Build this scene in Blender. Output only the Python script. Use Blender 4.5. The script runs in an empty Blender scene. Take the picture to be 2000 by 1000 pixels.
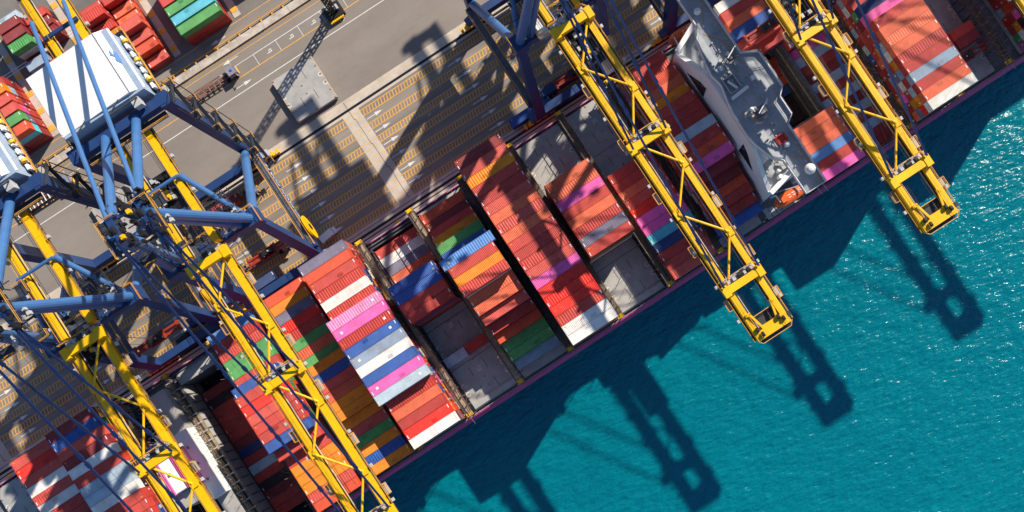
import bpy, math, random
from mathutils import Vector, Matrix
random.seed(7)
C = bpy.context.scene.collection
sc = bpy.context.scene
# ------------------------------------------------------------------ camera, sky, sun
TH, TI, F, H, CY = math.radians(33.2), math.radians(1.8), 1750., 235., -59.4635
cam = bpy.data.cameras.new('camera'); co = bpy.data.objects.new('camera', cam); C.objects.link(co)
tx = Matrix.Rotation(TI, 3, 'X')
r_ = tx @ Vector((math.cos(TH), -math.sin(TH), 0)); u_ = tx @ Vector((math.sin(TH), math.cos(TH), 0)); b_ = tx @ Vector((0, 0, 1))
co.matrix_world = Matrix(((r_.x, u_.x, b_.x, 0), (r_.y, u_.y, b_.y, CY), (r_.z, u_.z, b_.z, H), (0, 0, 0, 1)))
cam.sensor_width = 36; cam.lens = F / 2000 * 36
cam.shift_x = -0.06; cam.shift_y = 0.077
cam.clip_start = 1; cam.clip_end = 6000
sc.camera = co
S = Vector((1.21, .58, 1.0)).normalized()
w = bpy.data.worlds.new('World'); sc.world = w; w.use_nodes = True
nt = w.node_tree; sky = nt.nodes.new('ShaderNodeTexSky'); sky.sky_type = 'NISHITA'; sky.sun_disc = False; sky.ozone_density = 4.5; sky.air_density = 1.0; sky.dust_density = .3
sky.sun_elevation = math.asin(S.z); sky.sun_rotation = math.atan2(S.x, S.y)
nt.links.new(sky.outputs[0], nt.nodes['Background'].inputs[0]); nt.nodes['Background'].inputs[1].default_value = 0.09
sl = bpy.data.lights.new('sun', 'SUN'); sl.energy = 5.0; sl.angle = math.radians(0.8); sl.color = (1, .9, .76)
so = bpy.data.objects.new('sun', sl); C.objects.link(so); so.rotation_euler = S.to_track_quat('Z', 'Y').to_euler()
so.location = (200, 100, 200)
sc.view_settings.view_transform = 'Standard'; sc.view_settings.look = 'None'
sc.view_settings.exposure = 0.5; sc.view_settings.gamma = 1

# ------------------------------------------------------------------ materials
def L(r, g, b):
    f = lambda c: (c / 255 / 12.92) if c / 255 <= .04045 else ((c / 255 + .055) / 1.055) ** 2.4
    return (f(r), f(g), f(b), 1)
def nn(t, k, **kw):
    n = t.nodes.new(k)
    for a, v in kw.items(): setattr(n, a, v)
    return n
def mixc(t, fac, a, b, mode='MIX'):
    m = nn(t, 'ShaderNodeMix', data_type='RGBA', blend_type=mode)
    for i, v in ((0, fac), (6, a), (7, b)):
        if hasattr(v, 'links') or hasattr(v, 'is_output'): t.links.new(v, m.inputs[i])
        else: m.inputs[i].default_value = v
    return m.outputs[2]
def ramp(t, src, p0, p1, c0=(0, 0, 0, 1), c1=(1, 1, 1, 1)):
    r = nn(t, 'ShaderNodeValToRGB'); r.color_ramp.elements[0].position = p0; r.color_ramp.elements[1].position = p1
    r.color_ramp.elements[0].color = c0; r.color_ramp.elements[1].color = c1
    t.links.new(src, r.inputs[0]); return r.outputs[0]
def noise(t, scale, detail=4, vec=None, rough=.6, stretch=None):
    n = nn(t, 'ShaderNodeTexNoise'); n.inputs['Scale'].default_value = scale; n.inputs['Detail'].default_value = detail
    n.inputs['Roughness'].default_value = rough
    if vec is not None:
        if stretch:
            mp = nn(t, 'ShaderNodeMapping'); mp.inputs['Scale'].default_value = stretch; t.links.new(vec, mp.inputs[0]); vec = mp.outputs[0]
        t.links.new(vec, n.inputs['Vector'])
    return n.outputs['Fac']
def mat(name, col, rough=.6, metal=0., dirt=.25, dcol=None, dscale=.6, stain=None, bump=0, stretch=None, coord='Object'):
    m = bpy.data.materials.new(name); m.use_nodes = True; t = m.node_tree; b = t.nodes['Principled BSDF']
    tc = nn(t, 'ShaderNodeTexCoord').outputs[coord] if coord != 'World' else nn(t, 'ShaderNodeNewGeometry').outputs['Position']
    n1 = noise(t, dscale, 6, tc, .7, stretch)
    base = mixc(t, ramp(t, n1, .35, .75), col, dcol or tuple(c * (1 - dirt * 1.6) for c in col[:3]) + (1,))
    n2 = noise(t, dscale * 9, 3, tc, .6)
    base = mixc(t, ramp(t, n2, .55, .8, (0, 0, 0, 1), (dirt, dirt, dirt, 1)), base, tuple(c * .55 for c in col[:3]) + (1,))
    if stain:
        n3 = noise(t, dscale * 2.5, 8, tc, .75)
        base = mixc(t, ramp(t, n3, stain[1], stain[1] + .08), base, stain[0])
    t.links.new(base, b.inputs['Base Color']); b.inputs['Roughness'].default_value = rough; b.inputs['Metallic'].default_value = metal
    if bump:
        bp = nn(t, 'ShaderNodeBump'); bp.inputs['Strength'].default_value = bump; bp.inputs['Distance'].default_value = .05
        t.links.new(n2, bp.inputs['Height']); t.links.new(bp.outputs[0], b.inputs['Normal'])
    return m
RUST = L(128, 70, 35)
M = {}
M['asphalt'] = mat('asphalt', (.255, .222, .193, 1), .9, dirt=.2, dscale=.05, coord='World', bump=.2, stretch=(.35, 1, 1), stain=((.12, .1, .09, 1), .66))
M['lane'] = mat('lane_asphalt', (.275, .238, .205, 1), .85, dirt=.34, dscale=.14, coord='World', bump=.2, stretch=(.12, 1.6, 1))
M['yardground'] = mat('yard_ground', (.2, .185, .17, 1), .9, dirt=.3, dscale=.07, coord='World')
M['concrete'] = mat('concrete', (.55, .49, .42, 1), .85, dirt=.2, dscale=.25, coord='World', bump=.2)
M['barrierc'] = mat('barrier_concrete', (.56, .51, .45, 1), .85, dirt=.35, dscale=.5, coord='World', dcol=(.25, .19, .14, 1))
M['white_line'] = mat('white_line_paint', (.72, .72, .7, 1), .7, dirt=.2, dscale=1.5, coord='World')
M['yellow_line'] = mat('yellow_line_paint', (.85, .42, .045, 1), .7, dirt=.22, dscale=1.5, coord='World')
M['steel_rail'] = mat('rail_steel', (.035, .027, .025, 1), .5, .6, coord='World')
M['slot'] = mat('dark_joint', (.03, .022, .018, 1), .9, coord='World')
M['crane_blue'] = mat('crane_blue_paint', (.016, .05, .165, 1), .45, dirt=.2, dscale=.25)
M['tube_blue'] = mat('tube_blue_paint', (.05, .15, .36, 1), .4, dirt=.12, dscale=.3)
M['navy'] = mat('stay_navy_paint', (.006, .02, .085, 1), .4, dirt=.1)
M['yellow'] = mat('crane_yellow_paint', (.9, .5, .0, 1), .45, dirt=.15, dscale=.35, stain=((.35, .17, .02, 1), .66), stretch=(1, .3, 1))
M['rail_orange'] = mat('handrail_orange_paint', (.75, .35, .04, 1), .5, dirt=.1)
M['grating'] = mat('dark_grating', (.03, .038, .055, 1), .7, dirt=.3, dscale=2)
M['machine'] = mat('black_machinery', (.015, .015, .018, 1), .5, dirt=.4, dscale=1.5)
M['greybox'] = mat('pale_grey_enclosure', (.5, .5, .5, 1), .5, dirt=.2, dscale=1)
M['white'] = mat('white_paint', (.78, .78, .77, 1), .5, dirt=.06, dscale=.4)
M['housewall'] = mat('house_wall_blue_grey', (.33, .42, .55, 1), .5, dirt=.12)
M['logo_blue'] = mat('logo_blue', (.03, .16, .45, 1), .5, dirt=.05)
M['hatch'] = mat('hatch_cover_paint', (.4, .39, .375, 1), .75, dirt=.2, dscale=.35, stain=((.34, .2, .11, 1), .63), bump=.2)
M['deck'] = mat('ship_deck_grey', (.2, .205, .215, 1), .7, dirt=.3, dscale=.5, stain=((.16, .09, .05, 1), .62))
M['magenta'] = mat('hull_magenta_paint', (.6, .07, .24, 1), .5, dirt=.25, dscale=.4)
M['house_grey'] = mat('deckhouse_paint', (.84, .82, .85, 1), .55, dirt=.08, dscale=.3)
M['house_deck'] = mat('deckhouse_roof_deck_paint', (.4, .43, .46, 1), .7, dirt=.18, dscale=.3, stain=((.2, .14, .1, 1), .68))
M['glass'] = mat('dark_window_glass', (.02, .03, .04, 1), .1, dirt=.05)
M['tan'] = mat('tan_steel', (.42, .33, .22, 1), .7, dirt=.45, dscale=.8, stain=(RUST, .56))
M['lashing'] = mat('lashing_steel', (.14, .105, .08, 1), .7, dirt=.5, dscale=1.2)
M['black'] = mat('dark_void_steel', (.018, .017, .018, 1), .8, dirt=.4)
M['holdwall'] = mat('hold_wall_paint', (.11, .12, .15, 1), .7, dirt=.4, dscale=.6, stain=((.2, .1, .05, 1), .6))
M['lifeboat'] = mat('lifeboat_orange', (.75, .12, .02, 1), .35, dirt=.1)
M['spreader'] = mat('spreader_red_paint', (.38, .035, .02, 1), .5, dirt=.35, dscale=1.2)
M['tyre'] = mat('tyre_rubber', (.012, .012, .013, 1), .9)
M['chassis'] = mat('chassis_rust_red', (.27, .13, .1, 1), .7, dirt=.4, dscale=1)
M['cab'] = mat('truck_cab_paint', (.27, .25, .3, 1), .35, dirt=.1)
M['pink'] = mat('pink_paint', (.72, .16, .42, 1), .5, dirt=.1)
M['red'] = mat('red_paint', (.6, .04, .03, 1), .5, dirt=.1)
M['teal'] = mat('teal_paint', (.05, .3, .38, 1), .5)

def cont_mat():
    m = bpy.data.materials.new('container_paint'); m.use_nodes = True; t = m.node_tree; b = t.nodes['Principled BSDF']
    oi = nn(t, 'ShaderNodeObjectInfo'); tc = nn(t, 'ShaderNodeTexCoord')
    add = nn(t, 'ShaderNodeVectorMath', operation='ADD'); cmb = nn(t, 'ShaderNodeCombineXYZ'); mu = nn(t, 'ShaderNodeMath', operation='MULTIPLY')
    geo = nn(t, 'ShaderNodeNewGeometry')
    v = geo.outputs['Position']
    n1 = noise(t, .35, 6, v, .65)
    dark = mixc(t, 1.0, oi.outputs['Color'], (.74, .68, .66, 1), 'MULTIPLY')
    n5 = noise(t, 1.0, 3, v, .6, (2.6, .35, 1)); base = mixc(t, ramp(t, n1, .4, .7), oi.outputs['Color'], dark)
    base = mixc(t, ramp(t, n5, .58, .75, (0, 0, 0, 1), (.35, .35, .35, 1)), base, dark)
    n2 = noise(t, 1.1, 8, v, .75)
    base = mixc(t, ramp(t, n2, .62, .7, (0, 0, 0, 1), (.6, .6, .6, 1)), base, (.2, .09, .045, 1))
    n4 = noise(t, .9, 5, v, .7)
    base = mixc(t, ramp(t, n4, .56, .75, (0, 0, 0, 1), (.14, .14, .14, 1)), base, (.6, .5, .42, 1))
    t.links.new(base, b.inputs['Base Color']); b.inputs['Roughness'].default_value = .55
    return m
M['container'] = cont_mat()
def attr_mat():
    m = bpy.data.materials.new('stacked_container_paint'); m.use_nodes = True; t = m.node_tree; b = t.nodes['Principled BSDF']
    a = nn(t, 'ShaderNodeAttribute', attribute_name='paint'); v = nn(t, 'ShaderNodeNewGeometry').outputs['Position']
    n1 = noise(t, .5, 6, v, .7)
    dark = mixc(t, 1.0, a.outputs['Color'], (.55, .5, .48, 1), 'MULTIPLY')
    t.links.new(mixc(t, ramp(t, n1, .45, .7), a.outputs['Color'], dark), b.inputs['Base Color']); b.inputs['Roughness'].default_value = .6
    return m
M['stackpaint'] = attr_mat()

def water_mat():
    m = bpy.data.materials.new('sea_water'); m.use_nodes = True; t = m.node_tree; b = t.nodes['Principled BSDF']
    v = nn(t, 'ShaderNodeNewGeometry').outputs['Position']
    n0 = noise(t, .018, 5, v, .6)
    c = mixc(t, ramp(t, n0, .3, .7), (.0, .165, .215, 1), (.0, .205, .25, 1))
    n1 = noise(t, .5, 6, v, .65, (1, 1, 1))
    c = mixc(t, ramp(t, n1, .3, .9), c, (.0, .14, .2, 1))
    t.links.new(c, b.inputs['Base Color'])
    b.inputs['Subsurface Weight'].default_value = .8; b.inputs['Subsurface Radius'].default_value = (.3, .8, 1); b.inputs['Subsurface Scale'].default_value = 2.2; b.inputs['Roughness'].default_value = .17; b.inputs['IOR'].default_value = 1.33
    rot = nn(t, 'ShaderNodeMapping'); rot.inputs['Rotation'].default_value = (0, 0, math.radians(38)); rot.inputs['Scale'].default_value = (.45, 1, 1)
    t.links.new(v, rot.inputs[0])
    w1 = noise(t, .45, 2, rot.outputs[0], .5); w2 = noise(t, 1.25, 3, rot.outputs[0], .55)
    ad = nn(t, 'ShaderNodeMath', operation='MULTIPLY_ADD'); t.links.new(w2, ad.inputs[0]); ad.inputs[1].default_value = .5; t.links.new(w1, ad.inputs[2])
    bp = nn(t, 'ShaderNodeBump'); bp.inputs['Strength'].default_value = 1; bp.inputs['Distance'].default_value = .75
    t.links.new(ad.outputs[0], bp.inputs['Height']); t.links.new(bp.outputs[0], b.inputs['Normal'])
    return m
M['water'] = water_mat()

# ------------------------------------------------------------------ mesh helpers
class MB:
    def __init__(s): s.v = []; s.f = []; s.c = []; s.col = None; s.g = []
    def add(s, vs, fs):
        n = len(s.v); s.g.append((n, len(s.f), len(vs), len(fs))); s.v += [tuple(q) for q in vs]; s.f += [tuple(n + i for i in q) for q in fs]
        if s.col is not None: s.c += [s.col] * len(fs)
        return s
    def box(s, x0, x1, y0, y1, z0, z1, bottom=True):
        if x0 > x1: x0, x1 = x1, x0
        if y0 > y1: y0, y1 = y1, y0
        fs = [(4, 5, 6, 7), (0, 1, 5, 4), (1, 2, 6, 5), (2, 3, 7, 6), (3, 0, 4, 7)]
        if bottom: fs.append((3, 2, 1, 0))
        return s.add([(x0, y0, z0), (x1, y0, z0), (x1, y1, z0), (x0, y1, z0), (x0, y0, z1), (x1, y0, z1), (x1, y1, z1), (x0, y1, z1)], fs)
    def bar(s, p, q, w, h=None, w2=None, h2=None):          # rectangular bar between two points
        h = h or w; w2 = w2 or w; h2 = h2 or h
        p = Vector(p); q = Vector(q); d = (q - p)
        if d.length < 1e-6: return s
        d.normalize(); a = d.cross(Vector((0, 0, 1)))
        if a.length < .05: a = Vector((1, 0, 0)) - d * d.x
        a.normalize(); b = a.cross(d).normalized()
        vs = []
        for c, W, Hh in ((p, w, h), (q, w2, h2)):
            for sa, sb in ((-1, -1), (1, -1), (1, 1), (-1, 1)): vs.append(c + a * sa * W / 2 + b * sb * Hh / 2)
        return s.add(vs, [(0, 1, 5, 4), (1, 2, 6, 5), (2, 3, 7, 6), (3, 0, 4, 7), (3, 2, 1, 0), (4, 5, 6, 7)])
    def tube(s, p, q, r, n=12, r2=None):
        p = Vector(p); q = Vector(q); d = (q - p).normalized(); r2 = r if r2 is None else r2
        a = d.orthogonal().normalized(); b = d.cross(a); vs = []
        for c, R in ((p, r), (q, r2)):
            for i in range(n): t = 2 * math.pi * i / n; vs.append(c + (a * math.cos(t) + b * math.sin(t)) * R)
        fs = [(i, (i + 1) % n, n + (i + 1) % n, n + i) for i in range(n)] + [tuple(range(n))[::-1], tuple(range(n, 2 * n))]
        return s.add(vs, fs)
    def poly(s, pts, z0, z1):
        n = len(pts)
        vs = [(x, y, z0) for x, y in pts] + [(x, y, z1) for x, y in pts]
        return s.add(vs, [tuple(range(n, 2 * n)), tuple(range(n))[::-1]] + [(i, (i + 1) % n, n + (i + 1) % n, n + i) for i in range(n)])
    def rails(s, pts, h=1.1, t=.11, post=3.0, closed=False):    # handrail along points
        ps = list(pts) + ([pts[0]] if closed else [])
        for p, q in zip(ps, ps[1:]):
            p = Vector(p); q = Vector(q)
            s.bar(p + Vector((0, 0, h)), q + Vector((0, 0, h)), t); s.bar(p + Vector((0, 0, h * .5)), q + Vector((0, 0, h * .5)), t * .6)
            k = max(1, int((q - p).length / post))
            for i in range(k + 1):
                c = p + (q - p) * i / k; s.bar(c, c + Vector((0, 0, h)), t * .7)
        return s
    def mesh(s, name, mt):
        me = bpy.data.meshes.new(name); me.from_pydata(s.v, [], s.f)
        me.materials.append(M[mt])
        if s.c:
            ca = me.color_attributes.new('paint', 'FLOAT_COLOR', 'CORNER'); buf = []
            for f, c in zip(s.f, s.c): buf += list(c) * len(f)
            ca.data.foreach_set('color', buf)
        me.update(); return me
    def build(s, name, mt, parent=None, loc=None):
        o = bpy.data.objects.new(name, s.mesh(name, mt)); C.objects.link(o)
        if parent: o.parent = parent
        if loc: o.location = loc
        return o
def msplit(s, name, mt, parent=None, m=.03):
    """one object for each cluster of touching pieces"""
    bb = []
    for v0, f0, nv, nf in s.g:
        vs = s.v[v0:v0 + nv]; bb.append([min(p[i] for p in vs) - m for i in range(3)] + [max(p[i] for p in vs) + m for i in range(3)])
    ids = list(range(len(bb)))
    def find(a):
        while ids[a] != a: a = ids[a]
        return a
    for i in range(len(bb)):
        for j in range(i):
            if all(bb[i][k] <= bb[j][k + 3] and bb[j][k] <= bb[i][k + 3] for k in range(3)): ids[find(i)] = find(j)
    cl = {}
    for i in range(len(bb)): cl.setdefault(find(i), []).append(i)
    out = []
    for g in cl.values():
        q = MB()
        for i in g:
            v0, f0, nv, nf = s.g[i]; q.add(s.v[v0:v0 + nv], [tuple(a - v0 for a in f) for f in s.f[f0:f0 + nf]])
        out.append(q.build(name, mt, parent))
    return out[0]
MB.split = msplit
def tag(o, label=None, cat=None, group=None, kind=None):
    for k, v in (('label', label), ('category', cat), ('group', group), ('kind', kind)):
        if v: o[k] = v
    return o
def thing(name, label, cat, loc=(0, 0, 0), rz=0, group=None):
    o = bpy.data.objects.new(name, None); C.objects.link(o); o.location = loc; o.rotation_euler = (0, 0, rz)
    return tag(o, label, cat, group)
def copy_tree(o, parent=None):
    c = o.copy(); C.objects.link(c)
    if parent: c.parent = parent
    for ch in o.children: copy_tree(ch, c)
    return c
def struct(mb, name, mt): return tag(mb.build(name, mt), kind='structure')

# ------------------------------------------------------------------ sea, quay, roads
WL = -3.5
struct(MB().add([(-1500, -1500, WL), (1500, -1500, WL), (1500, -2.2, WL), (-1500, -2.2, WL)], [(0, 1, 2, 3)]), 'sea', 'water')
q = MB(); X0, X1 = -900, 900
def sheet(mb, x0, x1, y0, y1, z): return mb.add([(x0, y0, z), (x1, y0, z), (x1, y1, z), (x0, y1, z)], [(0, 1, 2, 3)])
def strip(name, y0, y1, z, mt, x0=X0, x1=X1): return struct(sheet(MB(), x0, x1, y0, y1, z), name, mt)
q.box(X0, X1, -1.6, 1200, -9, -.02); struct(q, 'ground', 'asphalt')
q = MB(); q.box(X0, X1, -2.2, 2.1, -8, .0); struct(q, 'quay_edge', 'concrete')
strip('crane_lanes_road', 2.1, 29.5, -.004, 'lane')
q = MB()
for x0, x1 in ((X0, -147.0), (-142.2, -19.8), (-14.8, 104.5), (109.3, X1)): sheet(q, x0, x1, 29.5, 33.3, 0)
struct(q, 'landside_rail_pavement', 'concrete')
q = MB()
for x in (-147.0, -19.8, 104.4):
    sheet(q, x, x + 5, 2.1, 33.3, .002)
struct(q, 'cable_trench_pavement', 'concrete')
strip('yard_road', 63.3, 67.2, -.008, 'lane')
strip('yard_ground', 67.2, 600, -.008, 'yardground')
q = MB()
for y in (0, 30.5):
    q.box(X0, X1, y - .34, y + .34, -.05, .02)
    q.box(X0, X1, y - .07, y + .07, -.05, .09)
struct(q, 'crane_rails', 'steel_rail')
q = MB(); q.box(X0, X1, -1.25, -.95, -.05, .012); q.box(X0, X1, 1.15, 1.3, -.05, .012)
struct(q, 'quay_joint_channels', 'slot')
# zig-zag joint in the trench slab
q = MB()
for x in (-147.0, -19.8, 104.4):
    px = x + 2.4
    for a, b in ((33, 27.5), (27.5, 19.5), (19.5, 12), (12, 9), (9, 2.4)):
        q.box(px - .06, px + .06, b, a, 0, .008); nx = px + random.choice((.35, -.1, .3)); q.box(min(px, nx), max(px, nx) + .06, b - .06, b + .06, 0, .0085); px = nx
struct(q, 'trench_joint', 'slot')
yc = [3.3, 7.4, 11.45, 15.5, 19.55, 23.65, 27.85]
q = MB()
for y in yc:
    for d in (-.85, .85): sheet(q, -260, 260, y + d - .09, y + d + .09, .006)
    x = -250
    while x < 250:
        if not any(a - .3 < x < a + 5 for a in (-147.0, -19.8, 104.4)): q.add([(x, y - .78, .006), (x + .22, y - .78, .006), (x + .68, y + .78, .006), (x + .46, y + .78, .006)], [(0, 1, 2, 3)])
        x += .92
struct(q, 'hatched_lane_markings', 'yellow_line')
def arrow(mb, x, y, s=1, z=.008):
    mb.add([(x, y - .1, z), (x + s * 2.6, y - .1, z), (x + s * 2.6, y + .1, z), (x, y + .1, z)], [(0, 1, 2, 3) if s > 0 else (3, 2, 1, 0)])
    mb.add([(x + s * 2.6, y - .5, z), (x + s * 4.8, y, z), (x + s * 2.6, y + .5, z)], [(0, 1, 2) if s > 0 else (2, 1, 0)])
q = MB()
for x in (-163, -137, -113.5, -88.9, -63.6, -40, -14.5, 11.1, 36.6, 62, 87.5, 113):
    for y in (5.35, 9.4, 13.5, 17.55, 21.65, 25.75): arrow(q, x, y)
arrow(q, -34.2, 59.1, -1); arrow(q, -39.2, 51.8); arrow(q, -34, 65.4, -1); arrow(q, -95, 59.1, -1); arrow(q, 20, 59.1, -1)
sheet(q, -260, 260, 50.05, 50.28, .006)
sheet(q, -30.6, 60, 57.0, 57.2, .006); sheet(q, -41, -30.6, 57.05, 57.2, .006); sheet(q, -140, -50, 57.0, 57.2, .006)
for i in range(10): sheet(q, -30.6 + 7.0 * i, -30.45 + 7.0 * i, 53.85, 57.0, .0062)
for i in range(9):                                                # P of each parking bay, upright strokes turned a quarter
    x = -27.2 + 7.0 * i; y = 55.1
    sheet(q, x, x + 1.5, y, y + .22, .007); sheet(q, x + .75, x + 1.5, y + .7, y + .9, .007)
    sheet(q, x + 1.3, x + 1.5, y + .22, y + .7, .007); sheet(q, x + .75, x + .93, y + .22, y + .7, .007)
struct(q, 'white_road_markings', 'white_line')
q = MB()
for y, wd in ((53.8, .2), (60.78, .2), (58.95 + 1.0, .0), (59.55, .16), (67.05, .14), (32.4, .1)):
    if wd: sheet(q, -260, 260, y - wd / 2, y + wd / 2, .006)
struct(q, 'yellow_road_lines', 'yellow_line')
q = MB().add([(-5.6 + .8 * math.cos(t * math.pi / 12), 52.1 + .8 * math.sin(t * math.pi / 12), .008) for t in range(24)] + [(-5.6 + .55 * math.cos(t * math.pi / 12), 52.1 + .55 * math.sin(t * math.pi / 12), .008) for t in range(24)], [(t, (t + 1) % 24, 24 + (t + 1) % 24, 24 + t) for t in range(24)])
struct(q, 'painted_ring_marking', 'white_line')
# barrier and guard rail
b = thing('concrete_barrier', 'long pale concrete barrier between the quay road and the container yard', 'barrier', (0, 62, 0))
q = MB()
for i in range(-30, 30): q.box(i * 8 + .03, i * 8 + 7.97, -.95, 1.1, 0, .5 + .04 * ((i * 7) % 3))
q.build('barrier_block', 'barrierc', b)
g = thing('guard_rail', 'low yellow guard rail with posts behind the concrete barrier', 'guard rail', (0, 63.9, 0))
q = MB(); q.box(-230, 230, -.1, .1, .5, .72); q.build('rail', 'rail_orange', g)
q = MB()
for i in range(-66, 66): q.box(i * 3.45 + .2, i * 3.45 + .62, -.75, .15, 0, .55)
q.build('post', 'rail_orange', g)['kind'] = 'stuff'
# yard runway beams (footings)
q = MB()
for x in (-108.5, -86.2, -68, -47.4, -28.3, -8): q.box(x - 1.0, x + 1.0, 68, 130, 0, .12)
struct(q, 'yard_runway_pavement', 'concrete')
q = MB()
for x in (-108.5, -86.2, -68, -47.4, -28.3, -8):
    for y in range(12): q.box(x - .9, x + .9, 69.5 + y * 5.5, 71 + y * 5.5, .12, .2)
struct(q, 'yellow_footing_markings', 'yellow_line')
q = MB()
for y in (88.2, 89.0): q.box(-130, -55, y, y + .25, 0, .15)
struct(q, 'yard_track_kerb', 'white_line')
# fenders along the quay
fp = None
for i in range(26):
    if fp is None:
        fp = tag(MB().box(-.9, .9, -1.0, 0, -2.6, -.5).build('quay_fender', 'black'), 'black rubber fender on the quay wall beside the ship', 'fender', 'rubber fenders along the quay wall'); o = fp
    else: o = fp.copy(); C.objects.link(o)
    o.location = (-150 + i * 12, -2.2, 0)
bp0 = None
for i in range(13):
    if bp0 is None:
        q = MB(); q.tube((0, 0, 0), (0, 0, .55), .28, 10, .2); q.tube((0, 0, .55), (0, 0, .75), .38, 10, .3); q.box(-.5, .5, -.5, .5, 0, .08)
        bp0 = tag(q.build('mooring_bollard', 'yellow'), 'yellow mooring bollard on the quay edge', 'bollard', 'mooring bollards on the quay edge'); o = bp0
    else: o = bp0.copy(); C.objects.link(o)
    o.location = (-145 + i * 24.5, -1.75, 0)
# ------------------------------------------------------------------ containers
def K(r, g, b, k=.84): c = L(r, g, b); return (c[0] * k, c[1] * k, c[2] * k, 1)
PAL = {'r': K(212, 72, 60), 'o': K(240, 112, 72), 'm': K(150, 45, 48), 'a': K(252, 44, 26), 'y': K(255, 150, 8), 'w': K(246, 244, 238, .85),
       'h': K(185, 205, 220), 'l': K(150, 170, 195), 's': K(128, 124, 150), 'b': K(42, 96, 180), 'B': K(95, 150, 215), 'n': K(30, 62, 120), 'g': K(88, 170, 92),
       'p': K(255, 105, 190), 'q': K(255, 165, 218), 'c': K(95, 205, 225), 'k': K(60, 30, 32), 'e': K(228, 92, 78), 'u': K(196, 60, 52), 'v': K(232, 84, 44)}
CN = {'r': 'red', 'o': 'orange-red', 'm': 'maroon', 'a': 'bright red', 'y': 'orange', 'w': 'white', 'h': 'pale grey', 'l': 'blue-grey', 's': 'slate grey',
      'b': 'blue', 'B': 'light blue', 'n': 'navy', 'g': 'green', 'p': 'pink', 'q': 'pale pink', 'c': 'turquoise', 'k': 'dark brown', 'e': 'salmon red', 'u': 'brick red', 'v': 'vermilion'}
HC = 2.59
def corrug(mb, L0, L1, fn, n):                                 # fn(x, depth) -> pair of points across the panel
    d = .05; pts = []
    st = (L1 - L0) / n
    for i in range(n):
        x = L0 + i * st
        pts += [(x, 0), (x + st * .28, 0), (x + st * .5, d), (x + st * .78, d)]
    pts.append((L1, 0)); base = len(mb.v); vs = []; fs = []
    for x, dd in pts:
        a, b = fn(x, dd); vs += [a, b]
    for i in range(len(pts) - 1): fs.append((2 * i, 2 * i + 1, 2 * i + 3, 2 * i + 2))
    mb.add(vs, fs)
def make_proto(length, smooth=False, ribs=False):
    hl = length / 2; hw = 1.219; e = .07
    root = thing('shipping_container', 'x', 'container')
    f = MB()
    for sx in (-1, 1):
        for sy in (-1, 1):
            f.box(sx * hl, sx * (hl - .14), sy * hw, sy * (hw - .14), 0, HC)
            for z in (0, HC - .12): f.box(sx * (hl + .005), sx * (hl - .18), sy * (hw + .005), sy * (hw - .17), z + (.004 if z else 0), z + (.124 if z else .12))
    for sy in (-1, 1):
        for z in (.02, HC - .1): f.box(-hl + .18, hl - .18, sy * (hw - .005), sy * (hw - .1), z, z + .09)
    for sx in (-1, 1):
        for z in (.02, HC - .1): f.box(sx * (hl - .005), sx * (hl - .12), -hw + .17, hw - .17, z, z + .09)
    f.box(-hl + .1, hl - .1, -hw + .08, hw - .08, .04, .12)
    f.build('frame', 'container', root)
    n = int(length / (.35 if not smooth else 1.2)); r = MB(); nr = int(length / .62) if ribs else n; kz = 1.0 if ribs else (.9 if not smooth else .3)
    corrug(r, -hl + .13, hl - .13, lambda x, d: ((x, -hw + .11, HC - .07 + d * kz), (x, hw - .11, HC - .07 + d * kz)), nr)
    r.f = [q[::-1] for q in r.f]
    r.build('roof_panel', 'container', root)
    for sy in (-1, 1):
        s = MB(); corrug(s, -hl + .14, hl - .14, lambda x, d: ((x, sy * (hw - .09 + (d if not smooth else d * .3)), .1), (x, sy * (hw - .09 + (d if not smooth else d * .3)), HC - .1)), n)
        s.build('side_panel', 'container', root)
    for sy in (-1, 1):
        d = MB(); d.box(hl - .1, hl - .05, sy * .015, sy * (hw - .15), .13, HC - .13)
        for yy in (.3, .85): d.box(hl - .05, hl - .01, sy * yy - .03, sy * yy + .03, .1, HC - .1)
        d.build('door', 'container', root)
    p = MB(); p.box(-hl + .05, -hl + .1, -hw + .15, hw - .15, .13, HC - .13)
    for i in range(5): p.box(-hl + .02, -hl + .05, -.95 + i * .45, -.8 + i * .45, .15, HC - .15)
    p.build('end_panel', 'container', root)
    return root
def add_marks(root, length, kind):
    hl = length / 2; m = MB()
    if length > 13: m.box(-hl + 1.6, -hl + 2.2, -.3, .3, HC - .03, HC + .006)
    if kind & 1: m.box(-hl + .22, -hl + .42, -.95, -.1, HC - .03, HC + .004)
    if kind & 2: m.box(hl - .42, hl - .22, .1, .95, HC - .03, HC + .004)
    m.split('white_roof_marking', 'white', root)
    if kind in (3, 7):
        m2 = MB(); m2.box(.8, 2.1, -.9, -.1, HC - .03, HC + .003); m2.build('roof_patch', 'container', root)
    if kind & 4:
        m = MB(); m.box(-hl + .6, -hl + .85, .55, .8, HC - .03, HC + .006); m.build('yellow_roof_marking', 'yellow', root)
PROTO = {}
for ln in (6.06, 12.19, 13.72):
    for kd in (0, 1, 3, 6, 7):
        p = make_proto(ln, ribs=kd == 1); add_marks(p, ln, kd) if kd else None; PROTO[(ln, kd)] = p
    PROTO[(ln, 'f')] = make_proto(ln, True)
USED = set(); CNT = [0]; BOXES = []
def jit(c, a=.06):
    f = 1 + random.uniform(-a, a) * 1.6; return tuple(max(0, min(1, x * f * (1 + random.uniform(-a, a) * .4))) for x in c[:3]) + (1,)
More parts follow.
